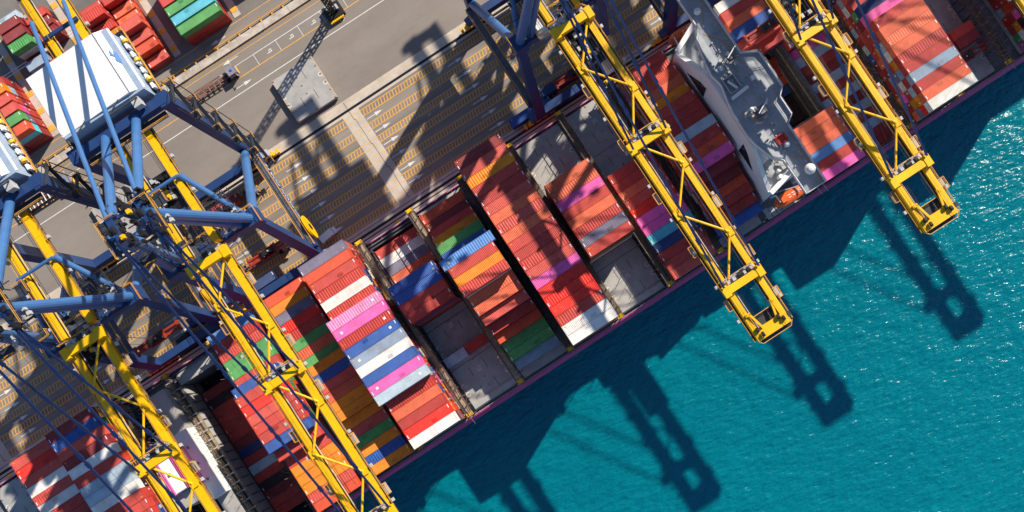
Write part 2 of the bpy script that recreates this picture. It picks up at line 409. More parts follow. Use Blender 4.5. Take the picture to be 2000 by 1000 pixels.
def container(x, y, z, col, label, ln=12.19, group='containers', rz=0, kind=None):
    if kind is None: kind = 'f' if col in 'wh' and random.random() < .7 else random.choice((0, 1, 3, 6, 7))
    key = (ln, kind); pr = PROTO[key]
    if key in USED: o = copy_tree(pr)
    else: o = pr; USED.add(key)
    o.location = (x, y, z); o.rotation_euler = (0, 0, rz + (math.pi if random.random() < .3 else 0)); o['label'] = label; o['group'] = group; o['category'] = 'container'
    cc = jit(PAL[col], .045)
    for ch in o.children:
        if 'patch' in ch.name: ch.color = tuple(v * random.uniform(.6, .8) for v in cc[:3]) + (1,)
        elif 'marking' not in ch.name: ch.color = cc
    CNT[0] += 1
    return o
LOW = MB(); LOW.col = (1, 1, 1, 1)
LOWPAL = 'rrrrumumemooavwwhlbngsyprku'
def low_box(x, y, z, ln, col=None):
    c = jit(PAL[col or random.choice(LOWPAL)], .1); LOW.col = tuple(v * .85 for v in c[:3]) + (1,)
    hl = ln / 2
    LOW.box(x - hl, x + hl, y - 1.2, y + 1.2, z + .03, z + HC - .02, False)
    dk = tuple(v * .5 for v in c[:3]) + (1,); LOW.col = dk
    for sx in (-1, 1):
        for yy in (-.85, -.3, .3, .85): LOW.box(x + sx * hl, x + sx * (hl + .04), y + yy - .03, y + yy + .03, z + .12, z + HC - .1, False)
        LOW.box(x + sx * hl, x + sx * (hl + .03), y - .03, y + .03, z + .1, z + HC - .1, False)
        if random.random() < .5:
            LOW.col = (.6, .6, .58, 1); yy = random.choice((-.55, .55)); LOW.box(x + sx * hl, x + sx * (hl + .03), y + yy - .2, y + yy + .2, z + 1.3, z + 1.9, False); LOW.col = dk

ROWW = 2.49
def rowy(i): return -5.3 - ROWW * (i + .5)
def bayx(k): return 4.75 + 14.5 * k
ORD = ['zeroth', 'first', 'second', 'third', 'fourth', 'fifth', 'sixth', 'seventh', 'eighth', 'ninth', 'tenth', 'eleventh', 'twelfth', 'thirteenth', 'fourteenth', 'fifteenth', 'sixteenth', 'seventeenth', 'eighteenth', 'nineteenth', 'twentieth']
HZ = 12.2
SIDE = {'r': 'salmon', }
def bay(cx, desc, first, cols, ztop, ln=None, base=HZ, lows=True):
    for j, c in enumerate(cols):
        i = first + j
        if c == '.': continue
        z = ztop[j] if isinstance(ztop, (list, tuple)) else ztop
        l = ln[j] if isinstance(ln, (list, tuple)) else (ln or 12.19)
        cc = c
        if c == 'r': cc = random.choice('rrreu')
        lab = '%s container, %s row from quay, %s' % (CN[cc], ORD[i + 1], desc)
        container(cx, rowy(i), z - HC, cc, lab, l, 'containers stacked on the ship')
        if lows:
            n = round((z - base) / 2.6) - 1
            for t in range(1, n + 1): low_box(cx, rowy(i), z - HC - 2.6 * t, 12.19)
G45 = 13.72
bay(-121.8, 'aftmost full bay at bottom left', 0, 'eaewrwrrm', 25.2)
bay(-109.6, 'bay just left of the pink funnel', 0, 'mbrmwrhhwrrrm', [28.4] * 13)
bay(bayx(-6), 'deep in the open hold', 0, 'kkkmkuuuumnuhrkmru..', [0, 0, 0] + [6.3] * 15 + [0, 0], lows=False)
bay(bayx(-5), 'first bay right of the open hold', 0, 'BrrggrbrarrrbrryyyrO'.replace('O', 'v'),
    [22.5, 22.5, 22.5, 22.5, 23, 23, 27.8] + [28.9] * 6 + [26, 22.6, 22.6, 22.6, 22.6, 22.6, 22.6])
bay(bayx(-4), 'bay left of the tall pink one', 0, 'vysauGogybroyyyegyby'.replace('G', 'g'),
    [22.6] * 3 + [22.6] * 5 + [25] * 6 + [22.9] * 6)
bay(bayx(-3), 'tall bay with the pink boxes', 0, 'svrrwrqprblwbphuouaw', [30.3] * 6 + [33] * 9 + [30] * 5, [12.19] * 6 + [G45] * 9 + [12.19] * 5)
bay(bayx(-2), 'bay with the pair of blue boxes', 1, 'rwso.bbrr', [12.1] * 4 + [12] + [27.8] * 4)
bay(bayx(-1), 'bay right of the open hatch', 1, 'vmrygbBryrooeuvggl',
    [17.4, 17.4, 20, 22.5, 25.2, 26, 33, 33, 33, 34.6, 30, 30, 28.4, 24.7, 22.5, 20, 20, 17.6], [12.19] * 6 + [G45] + [12.19] * 11)
bay(bayx(0), 'tallest bay in the middle of the ship', 0, 'mryrurororurrpaaarww', 33)
bay(bayx(1), 'short block between two hatches', 6, 'ooprorsr', 27.8)
bay(bayx(2), 'bay under the middle crane boom', 8, 'rrorappcnurr', 20)
bay(bayx(3), 'bay left of the deckhouse', 1, 'rrvoyrruhuvpmmvrrb', [25.2, 25.2, 27, 27, 27, 28.4, 28.4, 28.6, 30.4, 30.4, 30.4, 30.4, 28, 25.2, 24.2, 24.2, 22.6, 21.5])
bay(77.3, 'landside bay right of deckhouse', 0, 'wrob', 22.6); bay(77.3, 'landside bay right of deckhouse', 4, 'ru', [20, 17.4])
bay(77.3, 'down in the open hold by the deckhouse', 6, 'urvbkkk', [4, 3, 2, 1, -1, -1, -1], lows=False)
bay(77.3, 'seaward corner right of deckhouse', 14, 'oooBup', 17.4)
bay(89.6, 'striped bay under the right crane boom', 0, 'ruvrumrphumhrhmhrhru', [17.4] * 4 + [14.8] * 3 + [10.5] * 13, lows=False)
bay(103.0, 'big bay near the upper right corner', 4, 'rrrrnp', [25.2] * 4 + [27.8] * 2)
bay(103.0, 'big bay near the upper right corner', 10, 'rooouulrow', 30.4)
bay(138, 'dark bay in the upper right corner', 4, 'rmrooururmoorromrr'[:16], 28)
for x, y, z, c, l in ((bayx(-2) - 3.1, rowy(14), HZ, 'h', 'short white container alone on the dark hatch cover'), (bayx(-2) + 3.15, rowy(13.9), HZ, 'u', 'short red container beside the short white one on the hatch'),
                      (119.8, rowy(14.4), 14.8, 'r', 'short red container in the shaded bay at upper right'), (113.4, rowy(15.4), 14.8, 'm', 'short maroon container beside a red one in the shaded bay'),
                      (119.8, rowy(15.4), 14.8, 'm', 'short maroon container nearest the spreader in the shaded bay')):
    container(x, y, z, c, l, 6.06, 'short containers on the ship', kind=0)
    low_box(x, y, z - 2.6, 6.06, 'm')
# ------------------------------------------------------------------ yard containers
def yrow(i): return 67.75 + 2.9 * i + 1.22
def yard(cx, desc, tiers, ln):
    for i, col in enumerate(tiers):
        for t, c in enumerate(col):
            top = t == len(col) - 1
            if top or (c and (i == 0 or CNT[0] < 300)):
                lev = 'topmost' if top else ('lowest' if t == 0 else ORD[t + 1] + '-tier')
                container(cx, yrow(i), t * 2.6, c, '%s %s container, %s row from road, %s' % (lev, CN[c], ORD[i + 1], desc), ln, 'containers stacked in the yard')
            else: low_box(cx, yrow(i), t * 2.6, ln, c)
yard(-36.3, 'stack right of the bare strip', ['uug', 'rmc', 'mug', 'rgr', 'uuu', 'mru'], 12.19)
yard(-51.9, 'stack beside white machine house', ['e', 'rv', 'oe', 'roe', 'ro', 'uo', 'rmr', 'rr'], 6.06)
yard(-58.3, 'stack behind yellow girders', ['mw', 'we', 'rw', 'muy', 'rmr', 'umur', 'rmr'], 6.06)
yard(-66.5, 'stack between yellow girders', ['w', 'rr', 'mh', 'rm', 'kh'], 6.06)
yard(-90.1, 'stack by lower machine house', ['mmcv', 'rrsg', 'rrpe', 'rmre', 'ruhy', 'rmu'], 6.06)
yard(-96.4, 'stack at left edge', ['mmcr', 'rrsb', 'rrpe', 'rmro', 'ruhy', 'rmu'], 6.06)
yard(-78.6, 'stack at upper left corner', ['', '', '', '', '', '', '', 'mwg', 'rmm', 'umm', 'rh'], 6.06)
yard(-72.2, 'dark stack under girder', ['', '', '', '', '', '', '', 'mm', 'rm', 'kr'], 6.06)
yard(-20, 'stack at top edge', ['', '', 'mh', 'mu', 'rl'], 12.19)
container(-78.8, 85.2, 1.2, 'l', 'lone blue-grey container on a trailer beside the track', 6.06, kind=0)
container(-73.4, 82.3, 1.2, 'r', 'lone red container half under the machine house edge', 6.06, kind=0)
for k_, p_ in PROTO.items():
    if k_ not in USED:
        for c_ in list(p_.children): bpy.data.objects.remove(c_)
        bpy.data.objects.remove(p_)
tag(LOW.build('lower_container_tiers', 'stackpaint'), 'many-coloured lower tiers of containers under the topmost ones', 'containers', kind='stuff')

# ------------------------------------------------------------------ the ship
ship = thing('container_ship', 'long container ship with magenta hull moored along the quay', 'ship', (0, 0, 0))
YQ, YS = -4.95, -55.7
XA, XB = -190., 210.
q = MB(); q.box(XA, XB, YQ, YQ - .25, WL - 2, 11.6)
prof = [(YS, 11.6), (YS - .3, 11.6), (YS - 1.0, 5), (YS - 1.0, WL - 2), (YS, WL - 2)]
q.add([(XA, y, z) for y, z in prof] + [(XB, y, z) for y, z in prof], [(i, i + 5, (i + 1) % 5 + 5, (i + 1) % 5) for i in range(5)])
q.build('hull', 'magenta', ship)
DZ = 10.6
open_holds = [(bayx(-6) - 6.9, bayx(-6) + 6.7, -9.4, -54.6), (70.7, 83.3, -18.2, -39.3), (83.3, 96.2, -5.6, -55.2), (bayx(-2) - 6.4, bayx(-2) + 6.4, -7.0, -20.4)]
xs = sorted({XA, XB} | {v for h in open_holds for v in h[:2]}); q = MB()
for a, b2 in zip(xs, xs[1:]):
    mid = (a + b2) / 2; cuts = [(h[3], h[2]) for h in open_holds if h[0] < mid < h[1]]; y = YS
    for lo, hi in sorted(cuts): sheet(q, a, b2, y, lo, DZ); y = hi
    sheet(q, a, b2, y, YQ - .25, DZ)
q.build('main_deck', 'deck', ship)
q = MB()
for h in open_holds:
    x0, x1, y1, y0 = h
    q.box(x0 - .3, x0, y0, y1, -9, HZ - .1); q.box(x1, x1 + .3, y0, y1, -9, HZ - .1)
    q.box(x0 - .3, x1 + .3, y1, y1 + .3, -9, HZ - .12); q.box(x0 - .3, x1 + .3, y0 - .3, y0, -9, HZ - .12); q.box(x0, x1, y0, y1, -9.3, -9)
q.split('hold_wall', 'holdwall', ship)
# cell guides and ladders on the hold walls
q = MB()
for xw, ys, sgn in ((83.2, (-18.5, -39), -1), (bayx(-6) - 6.8, (-7, -54), 1)):
    y = ys[0]
    while y > ys[1]:
        q.box(xw, xw + sgn * .35, y - .12, y + .12, -8, HZ); y -= ROWW
    for z in (-4, 1, 6): q.box(xw, xw + sgn * .5, ys[0], ys[1], z, z + .5)
q.build('cell_guide', 'lashing', ship)
q = MB(); q.box(82.7, 83.1, -18.3, -39.2, 8.6, 9.0); q.box(82.7, 83.1, -18.3, -39.2, 2.6, 3.0); q.box(-89.9, -89.2, -9.5, -54.3, HZ - .05, HZ + .12)
q.box(71.5, 83.0, -18.05, -18.19, 3, 14.6)
q.split('hold_stringer', 'tan', ship)
# sloping grey panels beside the aft hold
pn = None
for i in range(19):
    y = -6.9 - 2.5 * i
    q = MB(); q.bar((-89.1, y - 1.25, HZ - .1), (-88.55, y - 1.25, 3.0), 2.36, .16)
    if pn is None: pn = q.build('sloping_side_panel', 'hatch', ship, (0, 0, 0)); y0_ = y
    else:
        o = pn.copy(); C.objects.link(o); o.location = (0, y - y0_, 0)
q = MB(); q.bar((-82.4, -9.3, HZ - .1), (-82.4, -6.1, 11.2), 13.4, .15); q.build('hatch_coaming_slope', 'hatch', ship)
# side coamings and passage ways
q = MB(); q.box(XA, XB, YQ - .9, YQ - 1.1, DZ, 11.7); q.box(XA, XB, -54.95, -55.1, DZ, 11.5)
for i in range(130):
    x = -186 + i * 3; q.box(x, x + .12, -54.95, YS, DZ, 11.3); q.box(x, x + .12, YQ - .25, YQ - .9, DZ, 11.3)
q.build('side_bulwark', 'deck', ship)
q = MB()
for y, z in ((YS + .1, 11.6), (YQ - .2, 11.6)): q.rails([(XA, y, z), (XB, y, z)], 1.0, .09, 2.5)
q.build('deck_railing', 'greybox', ship)['kind'] = 'stuff'

def make_hatch(x0, x1, y0, y1, z0, z1, parent, name='hatch_cover', thg=None):
    """a steel hatch cover with slots, sockets and white rings"""
    q = MB(); q.box(x0, x1, y1, y0, z0, z1)
    o = q.build(name, 'hatch', parent)
    q = MB(); w_, d_ = x1 - x0, y0 - y1
    for fx, fy in ((.33, .12), (.66, .12), (.33, .6), (.66, .6)): q.box(x0 + w_ * fx - .06, x0 + w_ * fx + .06, y0 - d_ * fy, y0 - d_ * (fy + .22), z1, z1 + .012)
    q.build('guide_slot', 'slot', o)
    q = MB()
    for i in range(int(d_ / 2.49) + 1):
        y = y0 - .3 - i * 2.49
        if y < y1 + .2: break
        for fx in (.03, .5, .97): q.box(x0 + w_ * fx - .2, x0 + w_ * fx + .2, y - .17, y + .17, z1, z1 + .14)
    q.build('twistlock_socket', 'tan', o)
    q = MB()
    for fx, sg in ((.045, 1), (.955, -1)):
        for fy in (.42, .62):
            cx_, cy_ = x0 + w_ * fx, y0 - d_ * fy
            for a in range(9):
                t = math.radians(40 + a * 33); t2 = math.radians(40 + (a + 1) * 33)
                q.add([(cx_ + R * math.cos(s_), cy_ + R * math.sin(s_), z1 + .02) for R, s_ in ((.38, t), (.62, t), (.62, t2), (.38, t2))], [(0, 1, 2, 3)])
    q.build('white_ring_marking', 'white_line', o)
    return o
spans = []
def hatches(k, y_from, y_to, cx=None):
    cx = bayx(k) if cx is None else cx
    n = max(1, round(abs(y_to - y_from) / 12.5)); st = (y_to - y_from) / n
    for i in range(n): make_hatch(cx - 6.3, cx + 6.3, y_from + st * i - .06, y_from + st * (i + 1) + .06, HZ - 1.1, HZ - .02, ship)
for k in (-5, -4, -3, -1, 0, 1, 2, 3): hatches(k, -5.9, -54.9)
hatches(-2, -20.8, -54.9)
hatches(0, -5.9, -54.9, -121.8); hatches(0, -5.9, -54.9, -109.6); hatches(0, -5.9, -54.9, -136.3)
hatches(0, -40, -54.9, 77.3); hatches(0, -5.9, -18, 77.3); hatches(0, -5.9, -54.9, 103); hatches(0, -5.9, -54.9, 117.5); hatches(0, -5.9, -54.9, 138)
# number marks on the hatches of the two open bays
q = MB()
for cx, cy in ((bayx(-2), -33), (bayx(-2), -46), (bayx(1), -12), (bayx(1), -47), (bayx(2), -10), (bayx(1), -17)):
    for j in range(4): q.box(cx - .6, cx + .6, cy - j * .35, cy - j * .35 - .17, HZ - .02, HZ)
q.split('hatch_number_marking', 'white_line', ship)
# seaward side pontoons with the long pipes
q = MB()
for k in (-2, 1): q.box(bayx(k) - 6.2, bayx(k) + 6.2, -53.2, -54.6, HZ, HZ + .35)
q.split('side_pontoon', 'hatch', ship)

def lashing_bridge(x, ht, tan=False):
    br = MB(); m = 'lashing'
    z1 = HZ + ht
    for sx in (-.75, .75):
        for i in range(21): br.box(x + sx - .1, x + sx + .1, -5.4 - 2.49 * i - .1, -5.4 - 2.49 * i + .1, DZ, z1 + 1.0)
        br.box(x + sx - .14, x + sx + .14, -5.2, -55.3, z1 - .3, z1)
        br.box(x + sx - .1, x + sx + .1, -5.2, -55.3, z1 + .95, z1 + 1.05)
        for i in range(20):
            y = -5.4 - 2.49 * i
            if i % 2 == 0: br.bar((x + sx, y, DZ + .5), (x + sx, y - 2.49, z1), .1)
    o = br.build('lashing_bridge', m, ship)
    q = MB(); q.box(x - .62, x + .62, -5.2, -55.3, z1 - .06, z1 + .02); q.build('walkway', 'tan' if tan else 'lashing', o)
    q = MB()
    for i in range(40):
        y = -5.6 - 1.245 * i; s = random.choice((-1, 1)); yy = y + random.uniform(-1.2, 1.2)
        q.bar((x + .9 * s, y, z1 + .6), (x + 1.12 * s, yy, z1 + 3.2 + random.random() * 2), .07)
        if random.random() < .55: q.bar((x - .5 + random.random(), y, z1 + .15), (x - .5 + random.random(), y - random.uniform(1.5, 3.5), z1 + .2), .08)
    q.build('lashing_rod', 'tan', o)['kind'] = 'stuff'
    q = MB()
    for y in (-5.2, -54.9): q.box(x - .9, x + .9, y - .5, y + .4, z1, z1 + .12); q.rails([(x - .9, y - .5, z1), (x + .9, y - .5, z1)], 1, .12)
    q.split('end_platform', 'yellow', o)
for k in (-5, -4, -3, -2, -1, 0, 1, 2): lashing_bridge(bayx(k) + 7.25, 6.4 if k in (-3,) else 5.4, k in (-3, -2))
lashing_bridge(-128.9 - .2, 5.4); lashing_bridge(-102.6, 5.4); lashing_bridge(96.4, 5.4); lashing_bridge(110.3, 5.4); lashing_bridge(124.6, 5.4); lashing_bridge(-75.1, 5.4)
lashing_bridge(-90.9, .8, True)
q = MB()
for i in range(20):
    y = -7.4 - 2.49 * i; q.bar((-92.0, y, 13.4), (-88.9, y - .1, 13.6), .22)
    if i % 2: q.bar((-91.6, y, 13.2), (-90.2, y - 1.6, 13.5), .2)
q.build('cross_strut', 'greybox', ship)['kind'] = 'stuff'

# ------------------------------------------------------------------ deckhouse
dh = ship
def P2(mb, name, mt, par=dh): return mb.build(name, mt, par)
q = MB(); q.poly([(55.4, -11.2), (62.6, -7.8), (66.5, -7.8), (66.5, -49.5), (55.4, -50.9)], DZ, 28.0); P2(q, 'lower_house_wall', 'house_grey')
q = MB(); q.poly([(55.6, -11.5), (62.7, -8.1), (66.3, -8.1), (66.3, -49.3), (55.6, -50.6)], 28.0, 28.06); P2(q, 'lower_house_roof', 'house_deck')
# tower block and bridge
q = MB(); q.poly([(55.5, -22.5), (58, -18), (63.8, -18), (63.8, -22), (66.9, -24.2), (66.9, -32.6), (63.8, -36), (63.8, -43), (58, -44), (55.4, -39)], 28.06, 39.6); P2(q, 'tower_wall', 'house_grey')
q = MB()
for i in range(5): q.box(55.56, 55.6, -15 - i * 7.4, -15.9 - i * 7.4, 24, 25.2)
q.split('porthole_row', parent=ship, mt='glass')
bridge = [(59.2, -4.2), (64.0, -4.2), (64.1, -21.8), (67.6, -23.8), (67.6, -32.9), (65.9, -34.6), (65.9, -39.2), (64.0, -40.6), (64.0, -55.4), (59.0, -55.4), (58.9, -46.6), (57.1, -45), (55.2, -39.2), (55.2, -31.8), (56.6, -25.6), (56.0, -22.6), (56.4, -19.8), (57.5, -14.1), (59.3, -12.2)]
q = MB(); q.poly(bridge, 39.6, 40.4); P2(q, 'bridge_deck', 'house_deck')
cxy = (61.2, -29.5); ins = [(cxy[0] + (x - cxy[0]) * (1 - .45 / max(.5, abs(x - cxy[0]))), cxy[1] + (y - cxy[1]) * (1 - .45 / max(.6, abs(y - cxy[1])))) for x, y in bridge]
q = MB(); q.poly(ins, 40.4, 40.5); P2(q, 'bridge_roof', 'house_deck')
def rim(pts, z, h, t):
    m = MB()
    for a, b3 in zip(pts, pts[1:] + pts[:1]): m.bar((a[0], a[1], z + h / 2), (b3[0], b3[1], z + h / 2), t, h)
    return m
P2(rim(bridge, 40.4, .9, .16), 'bridge_bulwark', 'house_grey')
q = MB(); q.rails([(x, y, 41.3) for x, y in bridge], .7, .07, 2, True); P2(q, 'bridge_railing', 'greybox')
# sloping wing bulwarks
def yz(x0, x1, pts):
    n = len(pts); m = MB(); m.add([(x0, y, z) for y, z in pts] + [(x1, y, z) for y, z in pts], [tuple(range(n)), tuple(range(n, 2 * n))[::-1]] + [(i, i + n, (i + 1) % n + n, (i + 1) % n) for i in range(n)]); return m
q = MB(); q.add([(55.3, -16.5, 28.4), (55.3, -23.2, 28.4), (55.3, -23.2, 34.5), (55.3, -21.0, 33.5)], [(0, 1, 2, 3)]); q.add([(55.3, -38.2, 28.4), (55.3, -44, 28.4), (55.3, -40.5, 33), (55.3, -38.2, 34.5)], [(0, 1, 2, 3)]); q.split('wall_opening', 'glass', ship)
q = MB()
for i in range(110):
    x = random.uniform(56.5, 63.6); y = random.choice((random.uniform(-54, -5), random.uniform(-42, -18))); 
    if y > -20 and x < 59.8 or y < -42 and x < 59.8: continue
    s_ = random.uniform(.12, .5); q.box(x, x + s_, y, y + random.uniform(.12, .7), 40.5, 40.5 + random.uniform(.15, .9))
for i in range(24): x = random.uniform(60, 63.4); y = random.uniform(-54, -6); q.bar((x, y, 40.6), (x + random.uniform(-.4, .4), y - random.uniform(1, 5), 40.6), .1)
q.build('roof_fitting', 'greybox', ship)['kind'] = 'stuff'
q = MB()
for x0, y0, x1, y1 in ((59.8, -14, 62.6, -17.5), (62.6, -17.5, 63.4, -24), (57, -33, 60, -36.6), (60.4, -46, 63, -49), (63.3, -8, 61, -12)): q.bar((x0, y0, 40.56), (x1, y1, 40.56), .14, .05)
for i in range(12): q.box(63.2, 63.5, -6 - i * 1.3, -6.5 - i * 1.3, 40.5, 40.62)
for i in range(11): q.box(63.2, 63.5, -42 - i * 1.15, -42.5 - i * 1.15, 40.5, 40.62)
q.build('roof_cable', 'rail_orange', ship)['kind'] = 'stuff'
P2(yz(55.35, 56.5, [(-12.2, 28.06), (-12.2, 29.4), (-21.6, 39.7), (-23, 39.7), (-23, 34), (-16, 28.06)]), 'sloping_wing_wall', 'house_grey')
P2(yz(55.35, 56.3, [(-49.8, 28.06), (-49.8, 29.4), (-39.4, 39.7), (-38.6, 39.7), (-38.6, 34), (-45, 28.06)]), 'sloping_wing_wall', 'house_grey')
for a_, b_4 in (((55.9, -11.3, 29.0), (63.2, -7.9, 29.4)), ((55.8, -50.6, 29.0), (64.5, -48.4, 29.4)), ((55.6, -11.3, 28.7), (55.6, -50.6, 28.7))):
    q = MB(); q.bar(a_, b_4, 1.15 if a_[0] > 55.7 else .35, 1.3); P2(q, 'wing_bulwark', 'house_grey')
q = MB()
for i in range(9): q.box(60 + i * .28, 60.2 + i * .28, -44.2, -45.2, 29.3 + i * .9, 29.4 + i * .9)
q.bar((59.9, -44.1, 29.5), (62.4, -44.1, 37.5), .1); q.bar((59.9, -45.3, 29.5), (62.4, -45.3, 37.5), .1); P2(q, 'outside_stair', 'lashing')
# domes, masts, radars, boxes
def dome(x, y, z, r, nm='radar_dome'):
    q = MB(); q.tube((x, y, z), (x, y, z + r * .7), r * .3, 10)
    pv = None
    for i in range(7):
        a = -math.pi / 2 + i * math.pi / 6
        c = (r * math.cos(a), z + r * 1.5 + r * math.sin(a))
        if pv: q.tube((x, y, pv[1]), (x, y, c[1]), max(pv[0], .01), 14, max(c[0], .01))
        pv = c
    return P2(q, nm, 'white')
dome(62.2, -51.4, 40.5, 1.25); dome(61.3, -44.2, 40.5, .65); dome(61.0, -9.3, 40.5, .8); dome(62.6, -5.8, 40.5, .6); dome(58.6, -22.6, 40.5, .45); dome(59.2, -33.6, 40.5, .5)
for x, y in ((60.8, -22.0), (59.8, -35.4)):
    m = thing('radar_mast', None, None); m.parent = dh
    q = MB()
    for a in (-.9, .9):
        for b4 in (-.9, .9): q.bar((x + a, y + b4, 40.5), (x + a * .5, y + b4 * .5, 46), .16)
    for z in (42, 44, 46): q.box(x - .9, x + .9, y - .9, y + .9, z, z + .12)
    q.bar((x, y, 46), (x, y, 50), .2); q.build('mast_frame', 'deck', m)
    q = MB(); q.bar((x - 1.6, y - .6, 47.2), (x + 1.4, y + .9, 47.2), .3, .25); q.bar((x - 1.0, y + .8, 45), (x + 1.2, y - .7, 45), .25, .2); q.build('radar_scanner', 'white', m)
    q = MB(); q.box(x + .7, x + 1.5, y - 1.6, y - .9, 40.5, 41.6); q.tube((x - 1.5, y + 1, 40.5), (x - 1.5, y + 1, 41.6), .35, 10); q.build('equipment_box', 'greybox', m)
q = MB(); q.bar((56.8, -29.4, 41.6), (61.2, -29.0, 41.6), .75, .3); q.bar((57.4, -29.4, 40.5), (57.4, -29.4, 41.6), .2); q.bar((60.6, -29.1, 40.5), (60.6, -29.1, 41.6), .2); P2(q, 'radar_bar', 'white')
q = MB(); q.box(57.2, 60.0, -24.8, -25.0, 40.5, 41.4); q.box(57.2, 57.4, -25, -28.2, 40.5, 41.4); q.box(57.2, 60, -28.2, -28.4, 40.5, 41.4); q.box(59.9, 60.1, -24.8, -28.4, 40.5, 41.4); P2(q, 'crane_cradle_frame', 'greybox')
q = MB(); q.tube((58.2, -25.6, 41.2), (59.2, -28, 41.2), .3, 8); P2(q, 'davit_arm', 'white')
q = MB(); q.box(62.8, 63.8, -27.4, -28.4, 40.5, 41.5); P2(q, 'roof_box', 'white')
q = MB(); q.box(59.9, 62.1, -41.6, -43.4, 40.55, 40.75); q.rails([(59.9, -41.6, 40.6), (62.1, -41.6, 40.6), (62.1, -43.4, 40.6), (59.9, -43.4, 40.6)], .9, .14, 1, True); P2(q, 'red_landing_frame', 'red')
q = MB(); q.rails([(67.4, -22, 40.5), (68, -27, 40.5), (66.8, -24, 43)], 1, .12); P2(q, 'whip_aerial_frame', 'machine')
fl = thing('national_flag', None, None); fl.parent = dh
q = MB(); q.bar((57.9, -36.8, 40.4), (57.9, -36.8, 44.2), .09); q.build('flagpole', 'white', fl)
for i, mt in enumerate(('red', 'white', 'navy', 'white', 'red')):
    q = MB(); z = 43.9 - i * .3; q.add([(57.9, -36.9, z), (57.9, -36.9, z - .28), (58.5, -37.4, z - .36), (58.5, -37.4, z - .08), (59.2, -37.5, z - .24), (59.2, -37.5, z + .04)], [(0, 1, 2, 3), (3, 2, 4, 5)]); q.build('flag_stripe', mt, fl)
q = MB()
for x, y in ((60.2, -47.2), (59.6, -48.6)): q.tube((x, y, 28.06), (x, y, 30.3), .5, 12)
q.split('vent_cowl', parent=ship, mt='white')
q = MB(); q.bar((58.5, -44.5, 30), (63.5, -48.5, 31.4), .5, .4); q.box(61.2, 63.2, -45.2, -47.6, 28.06, 29.3); P2(q, 'stores_crane', 'greybox')
q = MB()
for x, y in ((63, -14), (64, -16), (63.5, -11.5), (62, -17)): q.box(x - .7, x + .7, y - .6, y + .6, 28.06, 30.4)
q.rails([(56.4, -13, 28.06), (58.6, -9.6, 28.06), (66, -7.4, 28.06)], 1, .1); q.split('deck_locker', parent=ship, mt='greybox')
# lifeboats
def lifeboat(x, y, z, s):
    lb = thing('lifeboat', None, None); lb.parent = dh; lb.location = (x, y, z)
    q = MB(); n = 9; prev = None; ring = []
    for i in range(n):
        t = i / (n - 1) * 2 - 1; wd = 1.55 * (1 - abs(t) ** 3.2) ** .6 + .05; xx = t * 4.6
        ring.append([(xx, wd * math.cos(a), .9 + (1.25 if math.sin(a) > 0 else .95) * math.sin(a) * (1 - .45 * abs(t) ** 3)) for a in [k * math.pi / 6 for k in range(12)]])
    vs = [p for r in ring for p in r]; fs = [(i * 12 + j, i * 12 + (j + 1) % 12, (i + 1) * 12 + (j + 1) % 12, (i + 1) * 12 + j) for i in range(n - 1) for j in range(12)] + [tuple(range(12))[::-1], tuple(range((n - 1) * 12, n * 12))]
    q.add(vs, fs).build('boat_hull', 'lifeboat', lb)
    q = MB(); q.box(-2.6, -1.2, -.6, .6, 2.0, 2.75); q.build('wheelhouse', 'lifeboat', lb)
    q = MB()
    for i in range(4): q.box(-.6 + i * 1.1, .1 + i * 1.1, -.25, -.1, 2.12, 2.2); q.box(-.6 + i * 1.1, .1 + i * 1.1, .35, .5, 2.05, 2.18)
    q.build('roof_marking', 'white', lb)
    q = MB()
    for xx in (-3.3, 3.3): q.bar((xx, 2.4 * s, -1.5), (xx, 1.9 * s, 3.2), .35); q.bar((xx, 1.9 * s, 3.2), (xx, 0, 3.5), .3)
    q.split('davit', 'white', lb)
lifeboat(61.6, -7.0, 21.5, -1); lifeboat(62.2, -53.3, 17.0, 1)
# seaward side decks with stairs
q = MB()
for i in range(6): q.box(56 + i * 1.4, 57.2 + i * 1.4, -52.4 - .35 * (i % 3), -55.2, 13.5 + i * .2, 13.7 + i * .2)
q.rails([(56, -55.2, 14), (66, -55.2, 14), (66, -52.5, 14)], 1, .12, 1.5); q.rails([(57, -50.6, 24), (66, -53.3, 24)], 1, .14, 1.5); P2(q, 'side_stair_platform', 'greybox')
q = MB(); q.box(66.5, 71, -6, -54.5, DZ, 14.2); P2(q, 'forward_house_base', 'house_deck')

# ------------------------------------------------------------------ funnel island
fu = ship
def P3(mb, name, mt): return mb.build(name, mt, fu)
q = MB(); q.poly([(-95.6, -8.5), (-91.6, -8.5), (-91.6, -20), (-95.6, -20)], DZ, 16.6); q.poly([(-95.6, -38.2), (-91.6, -38.2), (-91.6, -54.5), (-95.6, -54.5)], DZ, 14.8); q.split('casing_wall', parent=ship, mt='hatch')
q = MB(); q.poly([(-95.8, -20), (-91.5, -20), (-91.5, -38.2), (-95.8, -38.2)], DZ, 18.2); P3(q, 'engine_casing', 'white')
for y in (-24, -28.5, -33):
    q = MB(); q.box(-93.6, -93.2, y, y - .6, 18.2, 18.5); q.split('casing_vent', parent=ship, mt='deck')
q = MB(); q.poly([(-101.4, -8), (-95.6, -8), (-95.6, -54.5), (-101.4, -54.5)], DZ, 13.2); P3(q, 'machinery_deck', 'black')
q = MB()
for i in range(26): x = random.uniform(-101, -96.5); y = random.choice((random.uniform(-22, -9), random.uniform(-54, -38))); q.box(x, x + random.uniform(.4, 1.4), y, y - random.uniform(.5, 2), 13.2, 13.2 + random.uniform(.4, 2))
for i in range(14): y = -9 - i * 1; q.tube((-101, y, 14 + (i % 3) * .4), (-96, y + random.uniform(-1, 1), 14.2), .12, 6)
q.split('deck_machinery', parent=ship, mt='tan')
def bx(x0, x1, y0, y1, z0, z1): return MB().box(x0, x1, y0, y1, z0, z1)
